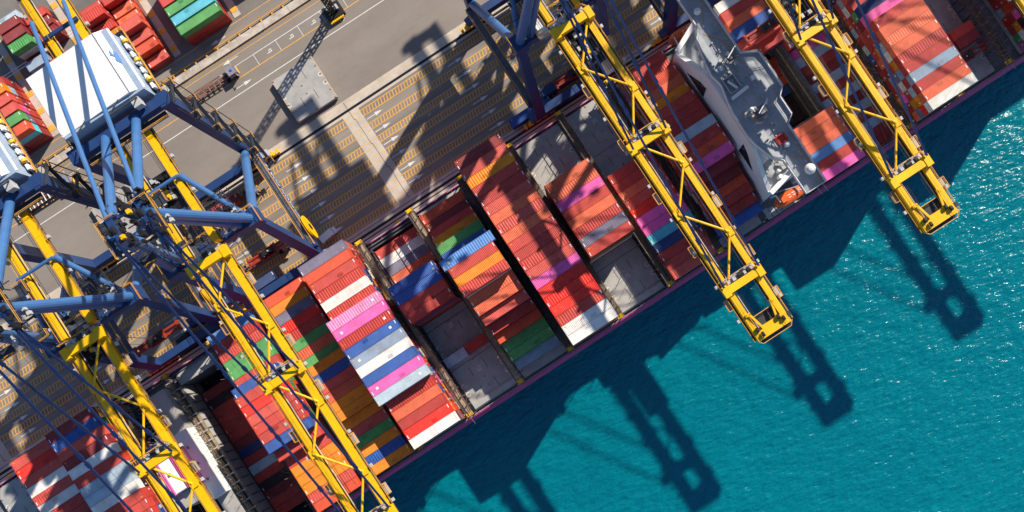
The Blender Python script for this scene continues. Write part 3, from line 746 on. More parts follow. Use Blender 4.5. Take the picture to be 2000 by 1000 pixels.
P3(bx(-99.6, -94.4, -23.6, -33.2, 13.2, 26), 'funnel_body', 'white')
P3(bx(-99.75, -98.1, -23.4, -33.4, 13.2, 26.3), 'pink_funnel_band', 'pink'); P3(bx(-94.9, -94.25, -23.4, -33.4, 13.2, 26.3), 'magenta_funnel_band', 'magenta')
q = MB(); q.poly([(-99.6, -33.4), (-94.4, -33.4), (-94.9, -37), (-99.2, -37)], 13.2, 23.5); P3(q, 'funnel_rear_casing', 'hatch')
q = MB(); q.box(-97.2, -96.6, -28.2, -28.8, 26.3, 26.5); P3(q, 'roof_hatch', 'tan')
q = MB(); q.box(-100.6, -94, -20.4, -23.4, 24.2, 24.5)
for i in range(12): q.box(-100.2 + (i % 6), -99.6 + (i % 6), -20.7 - (i // 6) * 1.3, -21.5 - (i // 6) * 1.3, 24.5, 24.8 + random.random())
q.rails([(-100.6, -20.4, 24.5), (-94, -20.4, 24.5)], 1.0, .12); P3(q, 'exhaust_platform', 'greybox')
q = MB(); q.tube((-98.2, -21.6, 24.5), (-98.2, -21.6, 27.4), .9, 14); q.tube((-96.6, -21.2, 24.5), (-96.6, -21.2, 26.8), .55, 12); q.split('exhaust_pipe', parent=ship, mt='navy')
q = MB(); q.tube((-108.6 + 4.2, -28.9, 21), (-99.8, -27.4, 21), 1.35, 18)
P3(q, 'scrubber_tank', 'greybox')
for x, y in ((-101.8, -31.8), (-101.4, -33.2), (-101, -34.5)):
    q = MB(); q.tube((x - 1, y - .6, 18), (x + 1.2, y + .4, 18), .5, 10); P3(q, 'fan_unit', 'greybox')
q = MB(); q.box(-101.9, -100.4, -24, -37, 15.5, 16.2); P3(q, 'service_platform', 'machine')

# ------------------------------------------------------------------ ship-to-shore cranes
def make_crane():
    cr = thing('gantry_crane', 'x', 'crane')
    B = lambda mb, n, m, p=None: mb.build(n, m, p or cr)
    BZ = 54.5
    for sx in (-1, 1):
        q = MB(); q.bar((sx * 10.3, .4, 4.5), (sx * 10.2, 4.6, 46.2), 2.7, 2.4, 2.0, 2.2); B(q, 'sea_leg', 'crane_blue')
        q = MB(); q.bar((sx * 10.5, 31, 4.5), (sx * 10.6, 31.2, 57.5), 2.0, 2.6, 2.4, 3.0); B(q, 'land_leg', 'crane_blue')
        q = MB(); q.box(sx * 11.6 - .9, sx * 11.6 + .9, 1.2, 30.2, 11.5, 14.0); pb = B(q, 'portal_beam', 'crane_blue')
        q = MB(); q.box(sx * 11.6 - .8, sx * 11.6 + .8, 2, 29.5, 14.0, 14.06); q.split('walkway', 'holdwall', pb)
        q = MB(); q.rails([(sx * 11.6 - .85, 1.5, 14), (sx * 11.6 - .85, 29.8, 14)], 1.1, .1, 4); q.rails([(sx * 11.6 + .85, 1.5, 14), (sx * 11.6 + .85, 29.8, 14)], 1.1, .1, 4); q.build('handrail', 'rail_orange', pb)
        q = MB(); q.tube((sx * 10.2, 5, 45), (sx * 10.5, 30.6, 15.5), 1.05, 14); B(q, 'diagonal_brace', 'tube_blue')
        q = MB(); q.tube((sx * 9.8, 4.9, 46), (sx * 3.6, 3.4, 81.6), 1.0, 14); B(q, 'mast_leg', 'tube_blue')
        q = MB(); q.tube((sx * 3.7, 31, 57), (sx * 2.8, 6.6, 80), .92, 14); B(q, 'rear_mast_leg', 'tube_blue')
        q = MB(); q.tube((sx * 2.9, 3.2, 80), (sx * 7.0, 4.8, 46.5), .75, 12); B(q, 'mast_strut', 'tube_blue')
        q = MB(); q.tube((sx * 3.3, 6.2, 81.2), (sx * 3.9, 60, 56), .45, 10); bs = B(q, 'backstay', 'tube_blue')
        q = MB(); q.bar((sx * 3.8, 27, 71.2), (sx * 3.9, 34, 61.2), .22); q.bar((sx * 3.8, 27, 71.2), (sx * 7, 33, 60), .22); q.build('fork_link', 'machine', bs)
        q = MB(); q.tube((sx * 4.2, 17.6, 55), (sx * 9.4, 5.8, 46.2), .62, 12); B(q, 'girder_brace', 'tube_blue')
        # seaward stays, two parallel bars each with pinned joints
        for nm, yy, x2 in (('inner_forestay', -29.3, 3.9), ('outer_forestay', -62.5, 4.1)):
            q = MB(); p0 = Vector((sx * 3.5, 2.4, 82.6)); p1 = Vector((sx * x2, yy, 56.3))
            q.bar(p0, p1, .4, .3)
            fs = B(q, nm, 'navy'); q = MB()
            for t in (.18, .4, .43, .62, .65, .84): c = p0.lerp(p1, t); d = (p1 - p0).normalized(); q.bar(c - d * .6, c + d * .6, .7, .4)
            q.split('stay_joint', 'navy', fs, -.2)
        # trolley girder (landside) and boom girder
        for nm, y0, y1 in (('trolley_girder', 68, 2.2), ('boom_girder', .8, -75.0)):
            q = MB(); q.box(sx * 3.3 - .62, sx * 3.3 + .62, y1, y0, BZ - 2.3, BZ)
            step = 4.0; y = y0 - 1
            while y > y1 + 1:
                q.box(sx * 3.3 - .66, sx * 3.3 + .66, y - .06, y + .06, BZ - 2.28, BZ + .05); y -= step
            g = B(q, nm, 'yellow')
            q = MB(); q.box(sx * 2.5 - .1, sx * 2.5 + .1, y1, y0, BZ - .9, BZ - .7); q.box(sx * 2.75 - .28, sx * 2.75 + .1, y1, y0, BZ - 1.2, BZ - 1.05); q.build('trolley_rail', 'machine', g)
            q = MB(); q.box(sx * 2.2 - .07, sx * 2.2 + .07, y1, y0, BZ - .8, BZ - .72); q.build('cable_tray', 'greybox', g)
            q = MB(); q.box(sx * 4.2 - .3, sx * 4.2 + .3, y1, y0, BZ - 1.5, BZ - 1.42); q.split('walkway', 'grating', g)
            q = MB(); q.rails([(sx * 4.55, y0, BZ - 1.4), (sx * 4.55, y1, BZ - 1.4)], 1.1, .08, 4)
            q.rails([(sx * 2.85, y0, BZ), (sx * 2.85, y1, BZ)], .8, .06, 6); q.build('handrail', 'rail_orange', g)
            q = MB(); y = y0 - 5
            while y > y1 + 3:
                q.box(sx * 4.2, sx * 5.6, y - .25, y + .25, BZ - .2, BZ + .4) if random.random() < .0 else q.box(sx * 4.75, sx * 5.25, y - .35, y + .35, BZ - 1.1, BZ - .3)
                y -= 8.2
            q.split('floodlight', 'greybox', g)
    # service platforms with rail loops on the boom
    q = MB(); r = MB()
    for sx, ys in ((-1, (-14, -27, -40, -53, -66)), (1, (-8, -23, -34, -47, -59, -69))):
        for y in ys:
            q.box(sx * 4.5, sx * 5.4, y - 1.2, y + 1.2, BZ - 1.5, BZ - 1.4)
            r.rails([(sx * 4.5, y - 1.2, BZ - 1.4), (sx * 5.4, y - 1.2, BZ - 1.4), (sx * 5.4, y + 1.2, BZ - 1.4), (sx * 4.5, y + 1.2, BZ - 1.4)], 1.1, .1, 3)
    q.split('boom_platform', 'hatch', cr, .0); r.split('handrail', 'rail_orange', cr, .3)
    q = MB(); q.tube((-4.2, 17.2, 55.6), (4.2, 17.2, 55.6), .38, 10); B(q, 'girder_tie', 'tube_blue')
    # cross beams of the boom and zig-zag bracing
    for y, hgt in ((-1.0, 1.5), (-29.0, 1.2), (-63.4, 1.2)):
        q = MB(); q.box(-4.4, 4.4, y - .8, y + .8, BZ + .05, BZ + hgt)
        for s in (-1, 1): q.box(s * 4.0 - .7, s * 4.0 + .7, y - 1.2, y + 1.2, BZ + .04, BZ + hgt + .15)
        cb = B(q, 'boom_cross_beam', 'yellow')
        q = MB(); q.box(-3.4, 3.6, y + .9, y + 2.2, BZ + .3, BZ + .4)
        for i in range(5): x = -2.8 + i * 1.2; q.box(x, x + .7, y + 1, y + 1.7, BZ + .4, BZ + .8 + .5 * (i % 2))
        q.build('sheave_platform', 'greybox', cb)
        q = MB(); q.tube((-.3, y + 1.5, BZ + 1.1), (.9, y + 1.5, BZ + 1.1), .6, 14); q.tube((1.8, y + 1.4, BZ + 1), (2.5, y + 1.4, BZ + 1), .5, 12); q.split('sheave', 'machine', cb)
        q = MB(); q.rails([(-4.6, y + 2.3, BZ + .4), (3.6, y + 2.3, BZ + .4), (4.6, y + .9, BZ + .4)], 1.1, .1, 2); q.build('handrail', 'rail_orange', cb)
    nodes = [(3.3, -1.5), (-3.3, -9.6), (3.3, -18.3), (-3.0, -28.2), (3.3, -36.9), (-3.3, -45.2), (3.3, -53.6), (-3.0, -62.8)]
    q = MB()
    for a, b in zip(nodes, nodes[1:]): q.tube((a[0], a[1], BZ + .45), (b[0], b[1], BZ + .45), .24, 8)
    for x, y in nodes[1:-1]: q.box(x - .8, x + .8, y - .9, y + .9, BZ, BZ + .35)
    B(q, 'boom_bracing', 'yellow')
    # boom tip
    q = MB(); q.box(-3.9, 3.9, -73.0, -75.4, BZ - 1.2, BZ + .1); q.bar((-2.6, -69.6, BZ + .3), (-1.7, -73.4, BZ + .3), .45, .4); q.bar((2.6, -69.6, BZ + .3), (1.7, -73.4, BZ + .3), .45, .4); q.box(-3.4, -2.3, -69.4, -70, BZ, BZ + .5); q.box(2.3, 3.4, -69.4, -70, BZ, BZ + .5)
    tp = B(q, 'tip_beam', 'yellow')
    q = MB(); q.box(-2.5, 2.5, -70.6, -73, BZ - 1.3, BZ - 1.2); q.box(-3.2, 3.4, -75.4, -76.2, BZ - 1.3, BZ - 1.2); q.box(3.9, 4.6, -73.4, -74.4, BZ - .6, BZ + .2); q.split('tip_platform', 'grating', tp)
    q = MB()
    for x, y in ((-2.9, -73.2), (-2.4, -74.5), (2.0, -73.2), (2.8, -74.0)): q.tube((x - .2, y, BZ + .5), (x + .25, y, BZ + .5), .55, 14)
    q.split('sheave', 'machine', tp)
    q = MB(); q.rails([(-4.0, -75.4, BZ - 1.2), (-3.2, -76.2, BZ - 1.2), (3.4, -76.2, BZ - 1.2), (4.2, -75.2, BZ - 1.2)], 1.1, .09, 2); q.rails([(-2.5, -70.6, BZ - 1.2), (2.5, -70.6, BZ - 1.2)], 1.1, .12, 2); q.build('handrail', 'rail_orange', tp)
    # blue cross beams
    q = MB(); q.box(-10.4, 10.4, 3.6, 5.8, 44.2, 46.6)
    for s in (-1, 1): q.box(s * 10.2 - 1.6, s * 10.2 + 1.6, 3.2, 6.6, 43.6, 46.9)
    sb = B(q, 'sea_cross_beam', 'crane_blue')
    q = MB(); q.box(-9.5, 9.5, 6.0, 7.4, 46.2, 46.3); q.split('walkway', 'grating', sb)
    q = MB(); q.rails([(-9.5, 7.4, 46.3), (9.5, 7.4, 46.3)], 1.1, .1, 3); q.rails([(-11.8, 2.8, 46.9), (-11.8, 7, 46.9), (-8.5, 7, 46.9)], 1.1, .1, 2); q.rails([(11.8, 2.8, 46.9), (11.8, 7, 46.9), (8.5, 7, 46.9)], 1.1, .1, 2); q.build('handrail', 'rail_orange', sb)
    q = MB()
    for x0 in (-8, 3.8):                                           # lattice service gallery by the sea beam
        for i in range(6):
            x = x0 + i * .9; q.bar((x, 7.4, 46.3), (x + .5, 12.5, 51), .14); q.bar((x, 12.5, 51), (x + .9, 7.4, 48.5), .12); q.bar((x, 7.4, 49), (x + .9, 7.4, 49), .14)
        q.box(x0, x0 + 4.6, 10.6, 11.6, 50.4, 50.5); q.box(x0 + 1, x0 + 5, 7.5, 8.4, 48.2, 48.28); q.rails([(x0, 11.6, 50.5), (x0 + 4.6, 11.6, 50.5)], 1, .08, 1); q.rails([(x0 + 1, 8.4, 48.3), (x0 + 5, 8.4, 48.3)], 1, .08, 1)
    q.split('lattice_gallery', 'grating', sb, .3)
    q = MB(); q.box(-10.8, 10.8, 30.2, 32.2, 55.2, 57.6); lb = B(q, 'land_cross_beam', 'crane_blue')
    q = MB(); q.box(-9.2, 9.2, 28.4, 29.9, 55.4, 55.5); q.split('walkway', 'grating', lb)
    q = MB(); q.rails([(-9.2, 28.4, 55.5), (9.2, 28.4, 55.5)], 1.1, .1, 3); q.build('handrail', 'rail_orange', lb)
    for y, nm in ((.4, 'sea_sill_beam'), (31, 'land_sill_beam')):
        q = MB(); q.box(-11.2, 11.2, y - 1.0, y + 1.0, 3.6, 6.4)
        for s in (-1, 1): q.bar((s * 11, y, 5.0), (s * 13.2, y, 4.2), 1.9, 2.2, 1.9, 1.2)
        B(q, nm, 'crane_blue')
        for s in (-1, 1):
            bg = MB()
            for i in range(4):
                x = s * (6.8 + i * 2.15); bg.box(x - .85, x + .85, y - .45, y + .45, .7, 2.0)
            for i in (0, 2): x = s * (6.8 + (i + .5) * 2.15); bg.box(x - 1.4, x + 1.4, y - .55, y + .55, 2.0, 2.9)
            bg.box(s * 10 - 2.3, s * 10 + 2.3, y - .6, y + .6, 2.9, 3.7); bg.box(s * 14.6, s * 15.3, y - .5, y + .5, .6, 2.2)
            bo = B(bg, 'bogie', 'yellow'); wl = MB()
            for i in range(4):
                for d in (-.45, .45): x = s * (6.8 + i * 2.15) + d; wl.tube((x, y - .22, .4), (x, y + .22, .4), .38, 12)
            wl.split('wheel', 'machine', bo)
    # small service clutter round the seaward beam and the apex
    for nm, mt, n_, sp in (('pipe_work', 'grating', 70, 1), ('service_box', 'greybox', 26, 0), ('rail_piece', 'rail_orange', 30, 2)):
        q = MB()
        for i in range(n_):
            if random.random() < .6: x, y, z = random.uniform(-9.5, 9.5), random.uniform(3.2, 12), random.uniform(46.6, 50)
            else: x, y, z = random.uniform(-5, 5), random.uniform(-3, 9), random.uniform(74, 81)
            if sp == 0: q.box(x, x + random.uniform(.3, .9), y, y + random.uniform(.3, .8), z, z + random.uniform(.3, 1))
            else:
                d = random.choice(((1, 0, 0), (0, 1, 0), (.5, .6, .8), (0, 0, 1))); l = random.uniform(.8, 2.6); q.bar((x, y, z), (x + d[0] * l, y + d[1] * l, z + d[2] * l), .09 if sp == 2 else .16)
        q.build(nm, mt, cr)['kind'] = 'stuff'
    # apex
    q = MB(); q.box(-3.6, -2.4, 2.2, 7.0, 80.2, 81.6); q.box(2.4, 3.6, 2.2, 7.0, 80.2, 81.6); q.box(-2.4, 2.4, 5.7, 6.3, 80.6, 81.2); ap = B(q, 'apex_beam', 'crane_blue')
    q = MB()
    for x in (-3.2, -2.4, 2.4, 3.2): q.tube((x - .2, 3.4, 83.5), (x + .25, 3.4, 83.5), .8, 14)
    for i in range(26): x = random.uniform(-4.6, 4.2); y = random.uniform(-1, 8.6); q.box(x, x + random.uniform(.3, .9), y, y + random.uniform(.2, 1.3), 80.4, 81 + random.random() * 1.4)
    for i in range(16): x = random.uniform(-4.6, 4.6); y = random.uniform(-2, 9); q.bar((x, y, 80.2), (x + random.uniform(-1.5, 1.5), y + random.uniform(-1.5, 1.5), 82), .12)
    q.split('sheave', 'machine', ap)
    q = MB(); q.box(-5, -1.6, 5, 6.6, 81.1, 81.2); q.box(1.6, 5, 5, 6.6, 81.1, 81.2); q.box(-5.2, -4.4, -.4, 5, 80.9, 81.0); q.box(4.4, 5.2, -.4, 5, 80.9, 81.0); q.box(-4.6, -1.2, -2.4, -.6, 76.1, 76.2); q.box(1.4, 4.2, -2.2, -.8, 73.1, 73.2); q.box(-5.6, -3.2, 6.4, 8.6, 75.4, 75.5); q.box(2.6, 5, 7, 9.4, 72.2, 72.3); q.split('platform', 'grating', ap)
    q = MB(); q.rails([(-5.2, -.4, 81), (-5.2, 6.6, 81.2), (-1.6, 6.6, 81.2)], 1.1, .09, 2); q.rails([(1.6, 6.6, 81.2), (5.2, 6.6, 81.2), (5.2, -.4, 81)], 1.1, .09, 2); q.rails([(-4.6, -.6, 76.2), (-4.6, -2.4, 76.2), (-1.2, -2.4, 76.2)], 1.1, .09, 2); q.rails([(1.4, -2.2, 73.2), (4.2, -2.2, 73.2), (4.2, -.8, 73.2)], 1.1, .09, 2); q.rails([(-5.6, 6.4, 75.5), (-5.6, 8.6, 75.5), (-3.2, 8.6, 75.5)], 1.1, .09, 2); q.rails([(2.6, 9.4, 72.3), (5, 9.4, 72.3), (5, 7, 72.3)], 1.1, .09, 2); q.build('handrail', 'rail_orange', ap)
    q = MB(); q.box(.6, 1.3, 5.0, 5.8, 81.2, 82.2); q.box(-2.6, -1.9, 1.8, 2.6, 81.2, 82.2); q.split('winch_box', 'yellow', ap)
    # hoist ropes between apex, boom and machine house
    q = MB()
    for x in (-1.2, 1.2): q.bar((x, 3.2, 83.4), (x * 1.6, -62, 56), .04)
    for x in (-1.9, -1.5, 1.5, 1.9): q.bar((x, 30, 53.8), (x, -75, 53.8), .07)
    B(q, 'wire_rope', 'machine')['kind'] = 'stuff'
    # machine house
    q = MB(); q.box(-9.4, 9.2, 33.6, 48, 54.8, 60.2); mh = B(q, 'machine_house', 'housewall')
    q = MB(); q.add([(-9.6, 34.2, 60.2), (6.6, 34.2, 60.9), (6.6, 48.2, 60.9), (-9.6, 48.2, 60.2), (9.5, 34.2, 59.5), (9.5, 48.2, 59.5), (-9.6, 34.2, 59.9), (-9.6, 48.2, 59.9)], [(0, 1, 2, 3), (1, 4, 5, 2), (6, 4, 1, 0), (3, 2, 5, 7), (0, 3, 7, 6)]); q.build('roof', 'white', mh)
    q = MB(); q.bar((6.6, 34.2, 60.95), (6.6, 48.2, 60.95), .1)
    for i in range(28): q.bar((6.4, 34.4 + i * .5, 60.9), (6.8, 34.4 + i * .5, 61.0), .05)
    for x in (-9.2, -4, 1): q.bar((x, 34.3, 60.6), (x, 34.3, 61.3), .06)
    q.build('roof_seam', 'deck', mh)
    q = MB(); q.add([(7.6, 41.2, 60.56), (8.3, 40.2, 60.27), (8.8, 42.0, 60.06), (8.1, 43.3, 60.36)], [(0, 1, 2, 3)]); q.add([(7.2, 42.6, 60.72), (7.9, 42.0, 60.43), (7.6, 44.0, 60.56)], [(0, 1, 2)]); q.split('roof_logo', 'logo_blue', mh)
    q = MB(); q.box(-11, 10.8, 32.6, 49.4, 54.4, 54.6); q.build('base_platform', 'grating', mh)
    q = MB(); q.rails([(-11, 32.6, 54.6), (-11, 49.4, 54.6), (10.8, 49.4, 54.6), (10.8, 32.6, 54.6)], 1.1, .15, 2); q.build('handrail', 'rail_orange', mh)
    q = MB()
    for i in range(7): q.box(9.7, 10.25, 34.8 + i * 1.9, 36.0 + i * 1.9, 54.6, 56.2 + (i % 2) * .4)
    q.split('cooling_unit', 'white', mh)
    q = MB()
    for i in range(3): q.tube((10.2, 36.4 + i * 4.6, 56.4), (10.2, 37.0 + i * 4.6, 56.4), .6, 10)
    q.split('yellow_fan', 'yellow', mh)
    q = MB(); q.box(5.5, 7.2, 31.4, 33.2, 58.2, 60.0); q.build('junction_box', 'greybox', mh)
    # rear end of the girders
    q = MB(); q.box(-4.4, 4.4, 66.6, 68.4, BZ - 1, BZ + 1); q.box(-4.2, 4.2, 56, 56.7, BZ, BZ + .6); q.split('rear_cross_beam', 'crane_blue', cr)
    # electrical cabin and operator cab, trolley with its machinery
    q = MB(); q.box(-5.6, -3.6, 4.0, 6.2, 46.8, 48.8); q.box(-6, -3.2, 2.6, 6.4, 46.6, 46.8); ec = B(q, 'electrical_cabin', 'white')
    q = MB(); q.rails([(-6, 6.4, 46.8), (-6, 2.6, 46.8), (-3.2, 2.6, 46.8)], 1.1, .13, 2); q.build('handrail', 'rail_orange', ec)
    # stair tower on the outer side of the right land leg
    q = MB(); r = MB()
    z = 6.0; k = 0
    while z < 55:
        y0, y1 = (28.2, 34.2) if k % 2 == 0 else (34.2, 28.2)
        q.box(12.0, 13.6, y0 - .7, y0 + .7, z - .08, z); q.bar((12.8, y0, z), (12.8, y1, z + 5.4), .85, .12)
        r.rails([(13.7, y0 - .8, z), (13.7, y0 + .8, z), (12.0, y0 + .8, z)], 1.1, .08, 1.2); q.bar((13.3, y0, z + 1), (13.3, y1, z + 6.4), .09); q.bar((12.3, y0, z + 1), (12.3, y1, z + 6.4), .09)
        z += 5.4; k += 1
    for y in (28, 34.5): q.bar((12.0, y, 5), (12.0, y, 57), .16); q.bar((13.6, y, 5), (13.6, y, 57), .16)
    st = B(q, 'stair_tower', 'grating'); r.build('handrail', 'rail_orange', st)
    return cr
def add_reel(cr, sx=1):
    q = MB(); q.tube((sx * 12.8, 6.5, 12), (sx * 13.3, 6.5, 12), 3.3, 28); o = q.build('cable_reel', 'yellow', cr)
    q = MB(); q.tube((sx * 12.7, 6.5, 12), (sx * 13.45, 6.5, 12), .9, 14); q.build('reel_hub', 'machine', o)
def trolley(cr, y):
    BZ = 54.5
    q = MB(); q.box(-2.7, 2.7, y - 4.2, y + 4.2, BZ - 2.2, BZ - 1.6)
    for i in range(3): q.tube((-2 + i * 1.6, y + 1, BZ - .9), (-1.2 + i * 1.6, y + 1, BZ - .9), .9, 12)
    for i in range(14): x = random.uniform(-2.4, 1.8); yy = y + random.uniform(-4, 3.2); q.box(x, x + .5, yy, yy + .8, BZ - 1.6, BZ - 1.4 + random.random() * 1.2)
    t = q.build('trolley', 'machine', cr)
    q = MB()
    for i in range(11):
        x = random.uniform(-2.3, 1.5); yy = y + random.uniform(-3.8, 3); q.box(x, x + random.uniform(.4, .9), yy, yy + random.uniform(.4, 1), BZ - 1.5, BZ - .3 - random.random() * .5)
    q.split('motor_housing', 'greybox', t)
    q = MB(); q.box(-.4, .3, y - 2, y + 1.4, BZ - 1.5, BZ - .6); q.build('hoist_drum', 'yellow', t)
    q = MB(); q.box(1.2, 3.0, y - 6.6, y - 4.4, BZ - 5.4, BZ - 2.6); q.build('operator_cab', 'white', t)
GRP = 'ship-to-shore gantry cranes along the quay'
base = make_crane()
defs = [(-84.0, 'leftmost blue and yellow crane, its boom crossing the lower left corner', -.8, 16.5, 1),
        (-53.7, 'second blue and yellow crane from the left, full white machine house roof showing', 16.5, None, 1),
        (34.3, 'middle crane with its yellow boom tip over the shaded water', -5.5, None, 1),
        (74.4, 'right-hand crane whose boom passes the deckhouse and ends over bright water', -22.0, None, 1),
        (116.2, 'crane at the upper right corner with only its boom edge visible', -10, None, 1),
        (157.5, 'farthest crane beyond the right edge, seen only by its shadow', -10, None, 1)]
cranes = []
for i, (x, lab, ty, _, _s) in enumerate(defs):
    cr = base if i == 0 else copy_tree(base)
    cr.location = (x, 0, 0); cr['label'] = lab; cr['group'] = GRP; cranes.append(cr)
for (x, lab, ty, _, _s), cr in zip(defs, cranes):
    trolley(cr, ty); add_reel(cr)
# lettering on the outer portal beams
def text_mesh(body, size, name, mt, parent, loc, rot):
    cu = bpy.data.curves.new('t', 'FONT'); cu.body = body; cu.size = size; cu.extrude = .01; cu.align_x = 'CENTER'; cu.align_y = 'CENTER'; cu.resolution_u = 2
    to = bpy.data.objects.new('t', cu); C.objects.link(to)
    me = bpy.data.meshes.new_from_object(to.evaluated_get(bpy.context.evaluated_depsgraph_get())); bpy.data.objects.remove(to)
    o = bpy.data.objects.new(name, me); me.materials.clear(); me.materials.append(M[mt]); C.objects.link(o); o.parent = parent; o.location = loc; o.rotation_euler = rot
    return o
bpy.context.view_layer.update()
lt = None
for cr in cranes:
    if lt is None: lt = text_mesh('HUTCHISON PORTS', 2.3, 'beam_lettering', 'white', cr, (12.52, 15.5, 12.75), (math.radians(90), 0, math.radians(90)))
    else: o = lt.copy(); C.objects.link(o); o.parent = cr

# ------------------------------------------------------------------ spreaders
def make_spreader(mt='spreader'):
    sp = thing('container_spreader', 'x', 'spreader')
    q = MB()
    for y in (-.62, .62): q.box(-6.0, 6.0, y - .26, y + .26, -.1, .85)
    q.box(-1.9, 1.9, -1.2, 1.2, -.1, .5); q.box(-5.2, -3.4, -.5, .5, .1, .5)
    for x in (-6.0, 6.0): q.box(x - .2, x + .2, -1.22, 1.22, .05, .75)
    for x in (-2.1, 2.1): q.box(x - .25, x + .25, -1.2, 1.2, .0, 1.15)
    q.box(-1.9, 1.9, -.9, .9, .55, .85); q.build('frame', mt, sp)
    q = MB()
    for x in (-6, 6):
        for y in (-1.1, 1.1): q.box(x - .3, x + .3, y - .25, y + .25, -.25, .15)
    q.split('corner_flipper', mt, sp)
    q = MB(); q.box(-1.5, -.2, -.7, .7, .85, 1.9); q.box(.5, 1.6, -.6, .5, .85, 1.6)
    for x in (-1.6, 1.6): q.tube((x, -.9, 1.4), (x, .9, 1.4), .42, 12)
    q.split('hydraulic_pack', 'machine', sp)
    q = MB(); q.box(-.1, .25, -.2, .2, 1.2, 1.9); q.build('control_box', 'greybox', sp)
    return sp
sp0 = make_spreader()
sps = [((-54.4, 9.3, 3.6), 0, 'red spreader over the truck in the crane lanes, left of the grey-topped stack'), ((-84.6, 1.6, 20), 0, 'bright red lettered spreader hoisted under the leftmost crane'),
       ((37.4, 4.0, 6.2), 0, 'red spreader above the truck between the middle crane legs'),
       ((78.6, -16.8, 23.5), 0, 'red spreader lowered beside the deckhouse at the open hold'), ((117.2, -48.3, 15.4), 0, 'small red spreader in the dark bay at upper right')]
for i, (loc, rz, lab) in enumerate(sps):
    o = sp0 if i == 0 else copy_tree(sp0); o.location = loc; o.rotation_euler.z = rz; o['label'] = lab; o['group'] = 'red container spreaders'
    s = 1.0
for i, (o, cr, ty) in enumerate(((None, -84.0, 0),)): pass
q = MB()
for cx, cy, cz, tz in ((-84.6, 1.6, 21, 52), (78.6, -16.8, 25, 52), (37.4, 4.0, 7.5, 52), (117.2, -48.3, 17, 52)):
    for dx in (-1.4, 1.4):
        for dy in (-.8, .8): q.bar((cx + dx, cy + dy, cz), (cx + dx * 1.1, cy + dy * 1.6, tz), .05)
tag(q.build('hoist_ropes', 'machine'), 'thin steel hoist ropes hanging down to the spreaders', 'ropes', kind='stuff')

# ------------------------------------------------------------------ trucks and trailers
def make_truck(cab='cab'):
    t = thing('terminal_truck', 'x', 'truck')
    q = MB(); q.box(-7.5, 6.2, -.5, -.25, .95, 1.25); q.box(-7.5, 6.2, .25, .5, .95, 1.25)
    for i in range(8): x = -7.2 + i * 1.65; q.box(x, x + .3, -1.2, 1.2, 1.0, 1.3)
    for y in (-1.2, 1.05): q.box(-7.5, 3.6, y, y + .15, 1.0, 1.35)
    q.box(-4.6, -1.6, -1.25, -.6, 1.3, 1.36); q.box(-3, 1.2, .55, 1.25, 1.3, 1.38); q.build('trailer_frame', 'chassis', t)
    q = MB(); q.box(4.4, 8.3, -.8, .8, .6, 1.1); q.build('tractor_frame', 'machine', t)
    q = MB(); q.box(6.0, 8.2, -1.2, 1.2, 1.1, 2.9); q.poly([(8.2, -1.15), (8.5, -1.0), (8.5, 1.0), (8.2, 1.15)], 1.0, 2.3); c = q.build('cab', cab, t)
    q = MB(); q.box(8.19, 8.26, -1.05, 1.05, 1.9, 2.7); q.box(6.6, 7.8, -1.22, -1.18, 1.9, 2.6); q.box(6.6, 7.8, 1.18, 1.22, 1.9, 2.6); q.split('window', 'glass', c)
    q = MB(); q.box(8.4, 8.65, -1.15, 1.15, .6, 1.15); q.build('bumper', 'yellow', c)
    q = MB(); q.box(7.0, 7.6, -.3, .3, 2.9, 3.1); q.build('roof_vent', 'logo_blue', c)
    q = MB(); q.bar((7.9, 1.2, 2.6), (8.1, 2.0, 2.6), .1); q.bar((7.9, -1.2, 2.6), (8.1, -2.0, 2.6), .1); q.box(8.0, 8.2, 1.9, 2.2, 2.2, 2.8); q.box(8.0, 8.2, -2.2, -1.9, 2.2, 2.8); q.split('mirror', 'greybox', c)
    wl = MB()
    for x in (-6.6, -5.3, 5.0, 7.4):
        for y in (-1.1, 1.1): wl.tube((x, y - .25, .5), (x, y + .25, .5), .5, 14)
    wl.split('wheel', 'tyre', t)
    return t
tr0 = make_truck()
trs = [((-44.6, 55.5, 0), 0, 'truck with empty rust-red trailer driving beside the crane stair tower'), ((-57.6, 9.4, 0), 0, 'truck under the red spreader in the crane lanes'), ((-73.5, 5.1, 0), 0, 'truck with a dark container near the hoisted red spreader'),
       ((36, 4.9, 0), 0, 'truck with dark container under the middle crane boom'), ((-57, 26, 0), 0, 'truck with a maroon box by the blue sill beam'), ((-97, 55.3, 0), 0, 'truck pulling the white-ribbed trailer beside the yard barrier')]
for i, (loc, rz, lab) in enumerate(trs):
    o = tr0 if i == 0 else copy_tree(tr0); o.location = loc; o.rotation_euler.z = rz; o['label'] = lab; o['group'] = 'terminal trucks'
for x, y, c, lab in ((-76.2, 5.1, 'n', 'navy container on a truck below the hoisted red spreader'), (-59.7, 26, 'm', 'maroon container on a truck beside the blue sill beam'), (33.4, 4.9, 'n', 'navy container on a truck under the middle crane boom'),
                     (22.6, 2.9, 'b', 'blue container on the quay at the foot of the middle crane'), (-62.5, 3.6, 'n', 'dark container beside the seaward leg of the second crane')):
    container(x, y, 1.35 if c != 'b' else .3, c, lab, 12.19, 'containers on trucks')
tl = thing('skeletal_trailer', 'empty trailer with white cross ribs and red box beside the yard barrier', 'trailer', (-98, 55.3, 0))
q = MB(); q.box(-8, 8, -.6, -.35, 1.0, 1.3); q.box(-8, 8, .35, .6, 1.0, 1.3); q.box(-8, 8, -1.4, -1.2, 1.0, 1.4); q.build('side_frame', 'machine', tl)
rb = None
